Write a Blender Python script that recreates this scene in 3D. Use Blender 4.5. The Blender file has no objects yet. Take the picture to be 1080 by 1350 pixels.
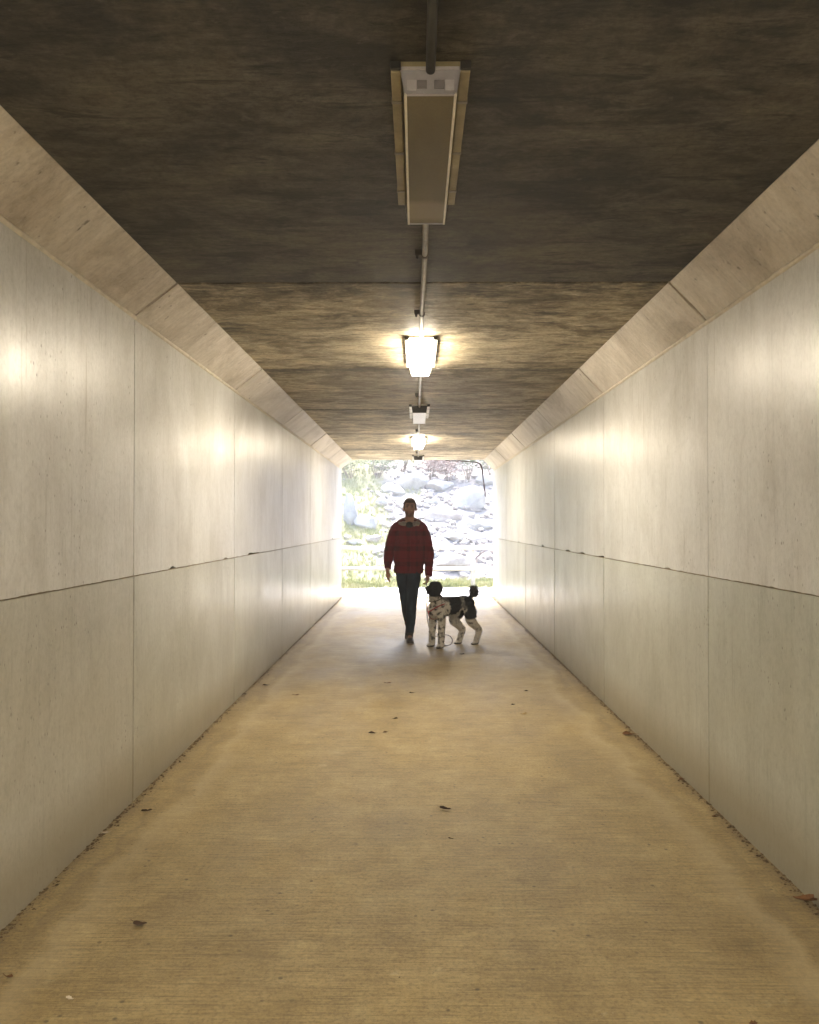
import bpy, bmesh, math, random
from mathutils import Vector, Matrix, noise

random.seed(11)
scene = bpy.context.scene
COL = scene.collection
R = math.radians
CAM_Z = 1.48
FPX = 1080.0
VPX, VPY = 549.0, 691.0          # where the tunnel's axis meets the photograph

# ------------------------------------------------------------------ helpers
def tag(o, label=None, cat=None, group=None, kind=None):
    if label: o['label'] = label
    if cat: o['category'] = cat
    if group: o['group'] = group
    if kind: o['kind'] = kind
    return o

def empty(name, loc=(0, 0, 0), rz=0.0):
    o = bpy.data.objects.new(name, None)
    o.empty_display_size = 0.1
    COL.objects.link(o)
    o.location = loc
    o.rotation_euler = (0, 0, rz)
    return o

def link(name, me, material=None, parent=None, smooth=False):
    o = bpy.data.objects.new(name, me)
    COL.objects.link(o)
    if material is not None:
        me.materials.clear()
        me.materials.append(material)
    if parent is not None:
        o.parent = parent
    if smooth:
        me.polygons.foreach_set('use_smooth', [True] * len(me.polygons))
    return o

def bm_obj(name, bm, material=None, parent=None, smooth=False):
    bmesh.ops.recalc_face_normals(bm, faces=bm.faces)
    me = bpy.data.meshes.new(name)
    bm.to_mesh(me)
    bm.free()
    return link(name, me, material, parent, smooth)

def py_obj(name, verts, faces, material=None, parent=None, smooth=False):
    me = bpy.data.meshes.new(name)
    me.from_pydata(verts, [], faces)
    me.update()
    return link(name, me, material, parent, smooth)

def box(bm, x0, x1, y0, y1, z0, z1, bev=0.0, seg=2):
    vs = [bm.verts.new(p) for p in ((x0, y0, z0), (x1, y0, z0), (x1, y1, z0), (x0, y1, z0),
                                    (x0, y0, z1), (x1, y0, z1), (x1, y1, z1), (x0, y1, z1))]
    fs = [bm.faces.new([vs[i] for i in f]) for f in
          ((0, 3, 2, 1), (4, 5, 6, 7), (0, 1, 5, 4), (1, 2, 6, 5), (2, 3, 7, 6), (3, 0, 4, 7))]
    if bev > 0:
        es = list({e for f in fs for e in f.edges})
        bmesh.ops.bevel(bm, geom=es, offset=bev, segments=seg, affect='EDGES', profile=0.6)

def prism(bm, poly, y0, y1, bev=0.0, seg=1, ny=1):
    """a cross-section (x, z) pushed along y"""
    rows = []
    for k in range(ny + 1):
        y = y0 + (y1 - y0) * k / ny
        rows.append([bm.verts.new((x, y, z)) for x, z in poly])
    n = len(poly)
    fs = [bm.faces.new(rows[0]), bm.faces.new(rows[-1][::-1])]
    for k in range(ny):
        for i in range(n):
            j = (i + 1) % n
            fs.append(bm.faces.new((rows[k][i], rows[k][j], rows[k + 1][j], rows[k + 1][i])))
    if bev > 0:
        ends = [e for f in fs[:2] for e in f.edges]
        bmesh.ops.bevel(bm, geom=ends, offset=bev, segments=seg, affect='EDGES')
    return rows

def catmull(pts, rad, sub):
    if sub <= 1:
        return pts, rad
    P, Q = [], []
    n = len(pts)
    for i in range(n - 1):
        p0, p1, p2, p3 = pts[max(i - 1, 0)], pts[i], pts[i + 1], pts[min(i + 2, n - 1)]
        for s in range(sub):
            t = s / sub
            P.append(0.5 * ((2 * p1) + (p2 - p0) * t + (2 * p0 - 5 * p1 + 4 * p2 - p3) * t * t
                            + (3 * p1 - p0 - 3 * p2 + p3) * t ** 3))
            Q.append((rad[i][0] * (1 - t) + rad[i + 1][0] * t, rad[i][1] * (1 - t) + rad[i + 1][1] * t))
    P.append(pts[-1]); Q.append(rad[-1])
    return P, Q

def limb(bm, pts, rad, seg=14, up=(0, 1, 0), sub=3, cap=True):
    """tapered rounded tube; a radius is one number or (sideways, along up)"""
    pts = [Vector(p) for p in pts]
    rad = [(r, r) if not isinstance(r, tuple) else r for r in rad]
    pts, rad = catmull(pts, rad, sub)
    up = Vector(up)
    rings = []
    n = len(pts)
    def ring(p, a, b, ra, rb):
        return [bm.verts.new(p + a * (ra * math.cos(2 * math.pi * k / seg)) + b * (rb * math.sin(2 * math.pi * k / seg)))
                for k in range(seg)]
    fr = []
    for i in range(n):
        t = (pts[min(i + 1, n - 1)] - pts[max(i - 1, 0)]).normalized()
        a = up.cross(t)
        if a.length < 1e-3:
            a = Vector((1, 0, 0)).cross(t)
        a.normalize()
        b = t.cross(a).normalized()
        fr.append((t, a, b))
    def capr(i, sgn):
        t, a, b = fr[i]
        ra, rb = rad[i]
        m = min(ra, rb)
        out = []
        for ang in ((70, 45, 20) if sgn < 0 else (20, 45, 70)):
            c, s = math.cos(R(ang)), math.sin(R(ang))
            out.append(ring(pts[i] + t * (sgn * m * s), a, b, ra * c, rb * c))
        return out, bm.verts.new(pts[i] + t * (sgn * m))
    pole0 = pole1 = None
    if cap:
        rr, pole0 = capr(0, -1)
        rings += rr
    for i in range(n):
        t, a, b = fr[i]
        rings.append(ring(pts[i], a, b, rad[i][0], rad[i][1]))
    if cap:
        rr, pole1 = capr(n - 1, 1)
        rings += rr
    for r0, r1 in zip(rings, rings[1:]):
        for k in range(seg):
            j = (k + 1) % seg
            bm.faces.new((r0[k], r0[j], r1[j], r1[k]))
    if cap:
        for k in range(seg):
            j = (k + 1) % seg
            bm.faces.new((pole0, rings[0][j], rings[0][k]))
            bm.faces.new((pole1, rings[-1][k], rings[-1][j]))
    else:
        bm.faces.new(rings[0][::-1]); bm.faces.new(rings[-1])

def ball(bm, c, r, rot=None, seg=20):
    m = Matrix.Translation(Vector(c))
    if rot is not None:
        m = m @ rot
    m = m @ Matrix.Diagonal((r[0], r[1], r[2], 1.0))
    bmesh.ops.create_uvsphere(bm, u_segments=seg, v_segments=seg // 2 + 2, radius=1.0, matrix=m)

def remesh(bm, voxel, smooth=3, name='body'):
    """one continuous surface from overlapping closed shapes"""
    bmesh.ops.recalc_face_normals(bm, faces=bm.faces)
    me = bpy.data.meshes.new('raw_' + name)
    bm.to_mesh(me); bm.free()
    o = bpy.data.objects.new('raw_' + name, me)
    COL.objects.link(o)
    m = o.modifiers.new('r', 'REMESH'); m.mode = 'VOXEL'; m.voxel_size = voxel
    if smooth:
        s = o.modifiers.new('s', 'SMOOTH'); s.factor = 0.5; s.iterations = smooth
    dg = bpy.context.evaluated_depsgraph_get()
    out = bpy.data.meshes.new_from_object(o.evaluated_get(dg))
    bpy.data.objects.remove(o)
    bpy.data.meshes.remove(me)
    out.name = name
    return out

def paint(me, fn, name='Col'):
    at = me.color_attributes.new(name, 'FLOAT_COLOR', 'POINT')
    buf = []
    for v in me.vertices:
        c = fn(v.co, v.normal)
        buf += [c[0], c[1], c[2], 1.0]
    at.data.foreach_set('color', buf)

def displace(me, fn):
    """push every vertex along its normal; normals are read once"""
    co = [v.co.copy() for v in me.vertices]
    no = [v.normal.copy() for v in me.vertices]
    out = []
    for c, n in zip(co, no):
        q = c + n * fn(c)
        out += [q.x, q.y, q.z]
    me.vertices.foreach_set('co', out)
    me.update()

def fbm(p, s=1.0, o=3):
    return noise.fractal(Vector(p) * s, 1.0, 2.0, o)

def sstep(a, b, x):
    t = max(0.0, min(1.0, (x - a) / (b - a)))
    return t * t * (3 - 2 * t)

# ------------------------------------------------------------------ materials
SEAM0 = 16.60 - 2.44 * 12
class M:
    def __init__(self, name, rough=0.7, spec=0.5, color=(0.5, 0.5, 0.5)):
        self.m = bpy.data.materials.new(name)
        self.m.use_nodes = True
        self.nt = self.m.node_tree
        self.b = self.nt.nodes['Principled BSDF']
        self.b.inputs['Roughness'].default_value = rough
        self.b.inputs['Specular IOR Level'].default_value = spec
        self.b.inputs['Base Color'].default_value = (*color, 1)
    def n(self, typ, **kw):
        x = self.nt.nodes.new(typ)
        for k, v in kw.items():
            setattr(x, k, v)
        return x
    def l(self, a, b):
        self.nt.links.new(a, b)
    def put(self, sock, v):
        if isinstance(v, (int, float)):
            sock.default_value = v
        elif isinstance(v, tuple):
            sock.default_value = (*v, 1) if len(v) == 3 and sock.type == 'RGBA' else v
        else:
            self.l(v, sock)
    def pos(self, kind='world'):
        if kind == 'world':
            return self.n('ShaderNodeNewGeometry').outputs['Position']
        return self.n('ShaderNodeTexCoord').outputs['Object']
    def scaled(self, vec, s):
        x = self.n('ShaderNodeMapping')
        self.l(vec, x.inputs['Vector'])
        x.inputs['Scale'].default_value = s
        return x.outputs[0]
    def noise(self, vec, scale, detail=4, rough=0.55, dist=0.0):
        x = self.n('ShaderNodeTexNoise')
        self.l(vec, x.inputs['Vector'])
        x.inputs['Scale'].default_value = scale
        x.inputs['Detail'].default_value = detail
        x.inputs['Roughness'].default_value = rough
        x.inputs['Distortion'].default_value = dist
        return x.outputs['Fac']
    def ramp(self, fac, stops, interp='LINEAR'):
        x = self.n('ShaderNodeValToRGB')
        x.color_ramp.interpolation = interp
        self.put(x.inputs['Fac'], fac)
        els = x.color_ramp.elements
        for i, (p, c) in enumerate(stops):
            e = els[i] if i < 2 else els.new(p)
            e.position = p
            if not isinstance(c, tuple):
                c = (c, c, c)
            e.color = (*c, 1)
        return x.outputs['Color']
    def mix(self, a, b, fac, mode='MIX'):
        x = self.n('ShaderNodeMix', data_type='RGBA', blend_type=mode)
        self.put(x.inputs[0], fac)
        self.put(x.inputs[6], a)
        self.put(x.inputs[7], b)
        return x.outputs[2]
    def math(self, op, a, b=0.0, clamp=False):
        x = self.n('ShaderNodeMath', operation=op)
        x.use_clamp = clamp
        self.put(x.inputs[0], a)
        self.put(x.inputs[1], b)
        return x.outputs[0]
    def base(self, c):
        self.put(self.b.inputs['Base Color'], c)
    def bump(self, h, strength=0.3, dist=0.01, prev=None):
        x = self.n('ShaderNodeBump')
        x.inputs['Strength'].default_value = strength
        x.inputs['Distance'].default_value = dist
        self.l(h, x.inputs['Height'])
        if prev is not None:
            self.l(prev, x.inputs['Normal'])
        self.l(x.outputs[0], self.b.inputs['Normal'])
        return x.outputs[0]
    def xyz(self, vec):
        x = self.n('ShaderNodeSeparateXYZ')
        self.l(vec, x.inputs[0])
        return x.outputs

def wall_material():
    m = M('sealed_wall_concrete', 0.45, 0.5)
    p = m.pos()
    streak = m.noise(m.scaled(p, (1, 1.7, 0.62)), 1.8, 12, 0.76, 0.4)
    fine = m.noise(m.scaled(p, (1, 15.0, 0.8)), 2.0, 8, 0.7, 0.4)
    blot = m.noise(m.scaled(p, (1, 1, .8)), 0.85, 9, 0.68, 0.7)
    grain = m.noise(m.scaled(p, (1, 1.2, .8)), 40, 6, 0.85)
    c = m.ramp(streak, [(0.36, (0.50, 0.492, 0.48)), (0.50, (0.565, 0.562, 0.557)), (0.64, (0.61, 0.612, 0.612))])
    c = m.mix(c, m.ramp(blot, [(0.36, (0.74, 0.725, 0.68)), (0.50, (0.95, 0.945, 0.93)), (0.62, (1.05, 1.05, 1.05))]), 0.7, 'MULTIPLY')
    c = m.mix(c, m.ramp(fine, [(0.34, 0.74), (0.47, 1.0)]), 0.5, 'MULTIPLY')
    c = m.mix(c, m.ramp(grain, [(0.34, 0.78), (0.50, 1.0), (0.66, 1.10)]), 0.8, 'MULTIPLY')
    c = m.mix(c, m.n('ShaderNodeObjectInfo').outputs['Color'], 1.0, 'MULTIPLY')
    # thin runs of rust and dirt
    run = m.noise(m.scaled(p, (1, 30.0, 0.9)), 1.3, 5, 0.6)
    runm = m.math('MULTIPLY', m.ramp(run, [(0.60, 0.0), (0.70, 1.0)]),
                  m.ramp(m.noise(p, 1.7, 3), [(0.46, 0.0), (0.60, 1.0)]))
    c = m.mix(c, (0.20, 0.165, 0.12), m.math('MULTIPLY', runm, 0.55))
    # bug holes
    v = m.n('ShaderNodeTexVoronoi')
    m.l(m.scaled(p, (1, 1.25, 0.75)), v.inputs['Vector'])
    v.inputs['Scale'].default_value = 34
    hole = m.ramp(v.outputs['Distance'], [(0.12, 1.0), (0.22, 0.0)])
    cl = m.ramp(m.noise(m.scaled(p, (1, 2.6, 0.9)), 0.9, 3), [(0.47, 0.0), (0.60, 1.0)])
    sc = m.ramp(m.noise(p, 13.0, 2), [(0.50, 0.0), (0.60, 1.0)])
    hm = m.math('MULTIPLY', m.math('MULTIPLY', hole, cl), sc)
    c = m.mix(c, (0.10, 0.085, 0.065), m.math('MULTIPLY', hm, 0.85))
    # splash dirt along the foot of the wall
    z = m.xyz(p)[2]
    foot = m.math('SUBTRACT', 1.0, m.math('DIVIDE', m.math('ADD', z, m.math('MULTIPLY', blot, -0.22)), 0.22), True)
    c = m.mix(c, (0.26, 0.225, 0.15), m.math('MULTIPLY', foot, 0.7))
    m.base(c)
    m.put(m.b.inputs['Roughness'], m.ramp(m.noise(m.scaled(p, (1, 1.1, 0.9)), 2.0, 8, 0.7), [(0.35, 0.30), (0.65, 0.40)]))
    h = m.math('SUBTRACT', m.math('ADD', m.math('MULTIPLY', streak, 0.4), m.math('MULTIPLY', m.noise(p, 55, 3), 0.25)), m.math('MULTIPLY', hm, 1.4))
    m.bump(h, 0.28, 0.006)
    return m.m

def haunch_material():
    m = M('haunch_concrete', 0.58, 0.45)
    p = m.pos()
    st = m.noise(m.scaled(p, (1.0, 3.6, 1.0)), 3.2, 12, 0.78, 0.2)
    fine = m.noise(m.scaled(p, (1.0, 9.0, 1.0)), 4.0, 8, 0.7, 0.4)
    blot = m.noise(m.scaled(p, (1, .8, 1)), 1.5, 9, 0.68, 0.7)
    grain = m.noise(p, 42, 6, 0.85)
    c = m.ramp(st, [(0.36, (0.50, 0.445, 0.375)), (0.50, (0.57, 0.52, 0.455)), (0.64, (0.63, 0.59, 0.53))])
    c = m.mix(c, m.ramp(blot, [(0.36, (0.62, 0.57, 0.50)), (0.50, (0.97, 0.96, 0.94)), (0.62, (1.12, 1.12, 1.12))]), 0.8, 'MULTIPLY')
    c = m.mix(c, m.ramp(fine, [(0.36, 0.78), (0.52, 1.0)]), 0.5, 'MULTIPLY')
    c = m.mix(c, m.ramp(grain, [(0.34, 0.74), (0.50, 1.0), (0.66, 1.12)]), 0.7, 'MULTIPLY')
    c = m.mix(c, (0.10, 0.08, 0.06), m.ramp(m.noise(m.scaled(p, (1, 1.2, 1)), 17, 5), [(0.66, 0.0), (0.74, 0.8)]))
    m.base(c)
    m.bump(m.math('ADD', st, m.math('MULTIPLY', grain, 0.5)), 0.35, 0.008)
    return m.m

def ceiling_material():
    m = M('stained_ceiling_concrete', 0.68, 0.35)
    p = m.pos()
    big = m.noise(m.scaled(p, (0.8, 1.0, 1)), 1.2, 10, 0.72, 0.2)
    st = m.noise(m.scaled(p, (1.0, 3.0, 1)), 4.2, 14, 0.80, 0.25)
    st2 = m.noise(m.scaled(p, (1.0, 4.5, 1)), 9.0, 10, 0.80, 0.2)
    grain = m.noise(p, 38, 6, 0.85)
    c = m.ramp(st, [(0.36, (0.20, 0.174, 0.130)), (0.50, (0.305, 0.275, 0.218)), (0.64, (0.40, 0.372, 0.310))])
    c = m.mix(c, m.ramp(big, [(0.36, (0.62, 0.60, 0.55)), (0.50, (0.95, 0.94, 0.92)), (0.62, (1.12, 1.11, 1.10))]), 1.0, 'MULTIPLY')
    mot = m.noise(m.scaled(p, (0.9, 1.5, 1)), 2.6, 10, 0.74, 0.4)
    c = m.mix(c, m.ramp(mot, [(0.40, (0.42, 0.39, 0.33)), (0.49, (0.90, 0.89, 0.86)), (0.58, (1.28, 1.27, 1.22))]), 1.0, 'MULTIPLY')
    c = m.mix(c, m.ramp(st2, [(0.34, 0.62), (0.52, 1.03), (0.66, 1.2)]), 0.7, 'MULTIPLY')
    c = m.mix(c, m.ramp(grain, [(0.34, 0.52), (0.50, 1.0), (0.66, 1.30)]), 0.9, 'MULTIPLY')
    # black water marks that hang from the joints, and pale lime scars
    y = m.xyz(p)[1]
    j = m.math('FRACT', m.math('DIVIDE', m.math('SUBTRACT', y, SEAM0), 2.44))
    jn = m.math('ADD', j, m.math('MULTIPLY', m.math('SUBTRACT', m.noise(m.scaled(p, (1.6, 0.5, 1)), 2.6, 8, 0.7), 0.5), 0.55))
    c = m.mix(c, (0.022, 0.018, 0.012), m.math('MULTIPLY', m.ramp(jn, [(0.02, 0.9), (0.20, 0.0)]), m.ramp(st, [(0.40, 1.0), (0.62, 0.25)])))
    tr = m.noise(m.scaled(p, (0.9, 3.6, 1)), 3.0, 12, 0.78, 0.5)
    c = m.mix(c, (0.020, 0.016, 0.011), m.ramp(tr, [(0.54, 0.0), (0.61, 0.75)]))
    sc = m.noise(m.scaled(p, (1.2, 1.9, 1)), 7.0, 9, 0.75, 0.3)
    c = m.mix(c, (0.40, 0.36, 0.29), m.ramp(sc, [(0.60, 0.0), (0.66, 0.6)]))
    # slab tints: weathering of each cast, plus light falloff put into the colour
    c = m.mix(c, m.n('ShaderNodeObjectInfo').outputs['Color'], 1.0, 'MULTIPLY')
    m.base(c)
    m.bump(m.math('ADD', st2, m.math('MULTIPLY', grain, 0.8)), 0.45, 0.008)
    return m.m

def floor_material():
    m = M('broomed_floor_concrete', 0.6, 0.4)
    p = m.pos()
    broom = m.noise(m.scaled(p, (1.4, 40.0, 1)), 2.6, 10, 0.80, 0.1)
    broom3 = m.noise(m.scaled(p, (1.0, 12.0, 1)), 2.2, 10, 0.78, 0.1)
    big = m.noise(m.scaled(p, (1, 0.7, 1)), 0.8, 10, 0.72, 0.3)
    mid = m.noise(m.scaled(p, (1, 0.8, 1)), 3.6, 12, 0.80, 0.1)
    grain = m.noise(p, 60, 6, 0.85)
    c = m.ramp(mid, [(0.34, (0.230, 0.165, 0.068)), (0.50, (0.298, 0.222, 0.100)), (0.66, (0.365, 0.285, 0.142))])
    c = m.mix(c, m.ramp(big, [(0.36, (0.76, 0.73, 0.66)), (0.52, (1.0, 1.0, 1.0)), (0.64, (1.12, 1.11, 1.10))]), 0.9, 'MULTIPLY')
    worn = m.ramp(m.noise(p, 1.3, 6, 0.7), [(0.40, 0.55), (0.60, 1.0)])
    c = m.mix(c, m.ramp(broom, [(0.34, 0.46), (0.50, 1.0), (0.66, 1.32)]), worn, 'MULTIPLY')
    c = m.mix(c, m.ramp(broom3, [(0.34, 0.66), (0.50, 1.0), (0.66, 1.12)]), 0.6, 'MULTIPLY')
    c = m.mix(c, m.ramp(grain, [(0.34, 0.50), (0.50, 1.0), (0.66, 1.30)]), 0.8, 'MULTIPLY')
    spots = m.noise(p, 8.0, 9, 0.72, 0.2)
    c = m.mix(c, (0.13, 0.094, 0.046), m.ramp(spots, [(0.635, 0.0), (0.69, 0.75)]))
    c = m.mix(c, (0.46, 0.39, 0.25), m.ramp(m.noise(m.scaled(p, (1.0, 1.3, 1)), 4.4, 12, 0.78, 0.4), [(0.61, 0.0), (0.70, 0.6)]))
    tiny = m.n('ShaderNodeTexVoronoi')
    m.l(p, tiny.inputs['Vector'])
    tiny.inputs['Scale'].default_value = 13
    tm = m.math('MULTIPLY', m.ramp(tiny.outputs['Distance'], [(0.06, 1.0), (0.13, 0.0)]), m.ramp(m.noise(p, 3.0, 3), [(0.48, 0.0), (0.56, 1.0)]))
    c = m.mix(c, (0.05, 0.036, 0.02), m.math('MULTIPLY', tm, 0.75))
    # silt and a tide line along both walls
    X = m.xyz(p)[0]
    edge = m.math('SUBTRACT', 1.54, m.math('ABSOLUTE', m.math('SUBTRACT', X, 0.02)))
    wob = m.noise(m.scaled(p, (1, 0.8, 1)), 1.3, 10, 0.70)
    e1 = m.math('ADD', edge, m.math('MULTIPLY', m.math('SUBTRACT', wob, 0.5), 0.55))
    c = m.mix(c, (0.185, 0.135, 0.070), m.math('MULTIPLY', m.ramp(e1, [(0.0, 1.0), (0.10, 0.0)]), 0.65))
    line = m.ramp(e1, [(0.125, 0.0), (0.150, 1.0), (0.21, 0.0)])
    c = m.mix(c, (0.17, 0.125, 0.065), m.math('MULTIPLY', line, m.math('MULTIPLY', m.ramp(m.noise(p, 0.7, 2), [(0.42, 0.0), (0.55, 1.0)]), 0.55)))
    pale = m.ramp(e1, [(0.20, 0.0), (0.26, 1.0), (0.40, 0.0)])
    c = m.mix(c, (0.45, 0.37, 0.23), m.math('MULTIPLY', pale, 0.35))
    grit = m.math('MULTIPLY', m.ramp(m.noise(p, 62, 3, 0.6), [(0.56, 0.0), (0.66, 1.0)]), m.ramp(m.math('ADD', edge, m.math('MULTIPLY', m.math('SUBTRACT', wob, 0.5), 0.2)), [(0.0, 1.0), (0.16, 0.0)]))
    c = m.mix(c, (0.06, 0.042, 0.025), m.math('MULTIPLY', grit, 0.85))
    m.base(c)
    m.put(m.b.inputs['Roughness'], m.ramp(big, [(0.35, 0.46), (0.65, 0.64)]))
    m.bump(m.math('ADD', broom, m.math('MULTIPLY', grain, 0.6)), 0.7, 0.005)
    return m.m

def simple(name, col, rough=0.6, spec=0.4, var=0.25, scale=8.0, bump=0.0, metal=0.0, coords='object', stretch=(1, 1, 1)):
    m = M(name, rough, spec)
    p = m.scaled(m.pos(coords), stretch)
    n = m.noise(p, scale, 5, 0.6)
    lo = tuple(c * (1 - var) for c in col)
    hi = tuple(min(1.0, c * (1 + var)) for c in col)
    m.base(m.ramp(n, [(0.3, lo), (0.7, hi)]))
    m.b.inputs['Metallic'].default_value = metal
    if bump:
        m.bump(m.noise(p, scale * 4, 4), bump, 0.01)
    return m.m

def attr_material(name, rough=0.8, spec=0.2, bump_scale=0, bump=0.0, attr='Col'):
    m = M(name, rough, spec)
    a = m.n('ShaderNodeVertexColor', layer_name=attr)
    m.base(a.outputs['Color'])
    if bump:
        m.bump(m.noise(m.pos('object'), bump_scale, 3), bump, 0.006)
    return m.m

MAT_WALL = wall_material()
MAT_HAUNCH = haunch_material()
MAT_CEIL = ceiling_material()
MAT_FLOOR = floor_material()
MAT_GROUT = simple('pale_grout', (0.62, 0.57, 0.48), 0.8, 0.3, 0.15, 20, 0.3, coords='world')
MAT_BACK = simple('dark_joint_filler', (0.05, 0.042, 0.03), 0.9, 0.2, 0.4, 12, coords='world')
MAT_PIPE = simple('galvanised_conduit', (0.26, 0.235, 0.20), 0.45, 0.5, 0.3, 14, 0.1, metal=0.55)
MAT_DARKPIPE = simple('black_conduit', (0.03, 0.027, 0.022), 0.5, 0.4, 0.3, 14)
MAT_CLAMP = simple('rusty_clamp', (0.06, 0.05, 0.04), 0.6, 0.4, 0.3, 30)
MAT_RAIL = simple('yellowed_fixture_rail', (0.31, 0.265, 0.165), 0.5, 0.4, 0.3, 9, 0.1)
MAT_TRIM = simple('fixture_trim', (0.70, 0.67, 0.60), 0.4, 0.5, 0.1, 20)
MAT_ENDCAP = simple('grey_end_cap', (0.36, 0.35, 0.40), 0.35, 0.5, 0.15, 14)
MAT_ENDBLOCK = simple('lamp_holder_grey', (0.20, 0.19, 0.21), 0.4, 0.5, 0.15, 20)
MAT_ENDPALE = simple('lamp_holder_pale', (0.50, 0.49, 0.54), 0.4, 0.5, 0.12, 20)
MAT_DARKCAP = simple('dark_fixture_bracket', (0.035, 0.032, 0.03), 0.5, 0.4, 0.3, 20)

def lens_off_material():
    m = M('aged_acrylic_lens', 0.42, 0.22)
    p = m.pos('object')
    n = m.noise(m.scaled(p, (2.0, 0.8, 1)), 3.0, 5)
    g = m.noise(p, 160, 2)
    c = m.ramp(n, [(0.3, (0.105, 0.083, 0.026)), (0.7, (0.150, 0.120, 0.045))])
    c = m.mix(c, m.ramp(g, [(0.35, 0.82), (0.6, 1.0)]), 0.7, 'MULTIPLY')
    y = m.xyz(p)[1]
    c = m.mix(c, (0.26, 0.22, 0.14), m.ramp(m.math('ADD', y, m.math('MULTIPLY', n, 0.08)), [(0.80, 0.0), (0.845, 0.75), (0.97, 0.8), (1.0, 0.3)]))  # paler far end: glow of the next lamp showing through, painted in
    m.base(c)
    m.b.inputs['Transmission Weight'].default_value = 0.0
    m.bump(g, 0.15, 0.002)
    return m.m

def lens_daylit_material():
    m = M('daylit_acrylic_lens', 0.3, 0.5, (0.72, 0.71, 0.70))  # white base stands in for daylight falling on the acrylic
    m.bump(m.noise(m.pos('object'), 120, 2), 0.1, 0.002)
    return m.m

def lens_lit_material(level):
    m = M('lit_acrylic_lens', 0.4, 0.5, (0.8, 0.78, 0.7))
    m.b.inputs['Emission Color'].default_value = (1.0, 0.88, 0.69, 1)
    m.b.inputs['Emission Strength'].default_value = level
    return m.m

# ------------------------------------------------------------------ light levels
LAMP = 15.0
LAMP_NEAR = 36.0  # unseen fixture behind the camera, set brighter to fill the near end
SKY = 0.13
SUN = 2.0
HAZE = 0.0060
EXPOSURE = 3.6

MAT_LENS_OFF = lens_off_material()
MAT_LENS_DAYLIT = lens_daylit_material()
MAT_LENS_LIT = lens_lit_material(LAMP)
MAT_LENS_SIDE = lens_lit_material(LAMP * 0.48)
MAT_LENS_NEAR_SIDE = lens_lit_material(LAMP_NEAR * 0.95)
MAT_LENS_NEAR = lens_lit_material(LAMP_NEAR)

# ------------------------------------------------------------------ tunnel
XL, XR = -1.52, 1.56
TOP_L, TOP_R = 2.592, 2.558
CEIL = 2.78
CX_L, CX_R = -1.292, 1.36
JOINT = 1.20
PITCH = 2.44
MOUTH = 16.60
seams = [MOUTH - PITCH * k for k in range(0, 13)]      # mouth back to behind the camera
seams.sort()

tunnel = empty('pedestrian_tunnel', (0, MOUTH, 0))
tag(tunnel, 'long concrete box underpass of pale jointed wall panels under a dark stained ceiling', 'tunnel')

def in_tunnel(o):
    o.parent = tunnel
    o.matrix_parent_inverse = Matrix.Translation((0, -MOUTH, 0))
    return o

def ragged_panel(x_face, x_back, y0, y1, z0, z1, seed):
    """upper wall panel whose lower edge is chipped and smeared with grout"""
    bm = bmesh.new()
    ny = 96
    f, fo, b, t, tb = [], [], [], [], []
    for k in range(ny + 1):
        y = y0 + (y1 - y0) * k / ny
        j = 0.0035 * noise.noise(Vector((seed, y * 9, 0))) + 0.0025 * noise.noise(Vector((seed, y * 31, 4)))
        sp = max(0.0, noise.noise(Vector((seed + 9, y * 4.2, 2))) - 0.28) * 0.05
        out = 0.004 * max(0.0, noise.noise(Vector((seed + 3, y * 14, 7))))
        sg = 1 if x_face < x_back else -1
        f.append(bm.verts.new((x_face + sg * 0.001 - sg * out, y, z0 + j + sp)))
        fo.append(bm.verts.new((x_face, y, z0 + j + sp + 0.022)))
        b.append(bm.verts.new((x_back, y, z0)))
        t.append(bm.verts.new((x_face, y, z1)))
        tb.append(bm.verts.new((x_back, y, z1)))
    for k in range(ny):
        for a, c in ((f, fo), (fo, t), (t, tb), (tb, b), (b, f)):
            bm.faces.new((a[k], a[k + 1], c[k + 1], c[k]))
    for k in (0, ny):
        bm.faces.new((f[k], fo[k], t[k], tb[k], b[k]))
    return bm

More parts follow.
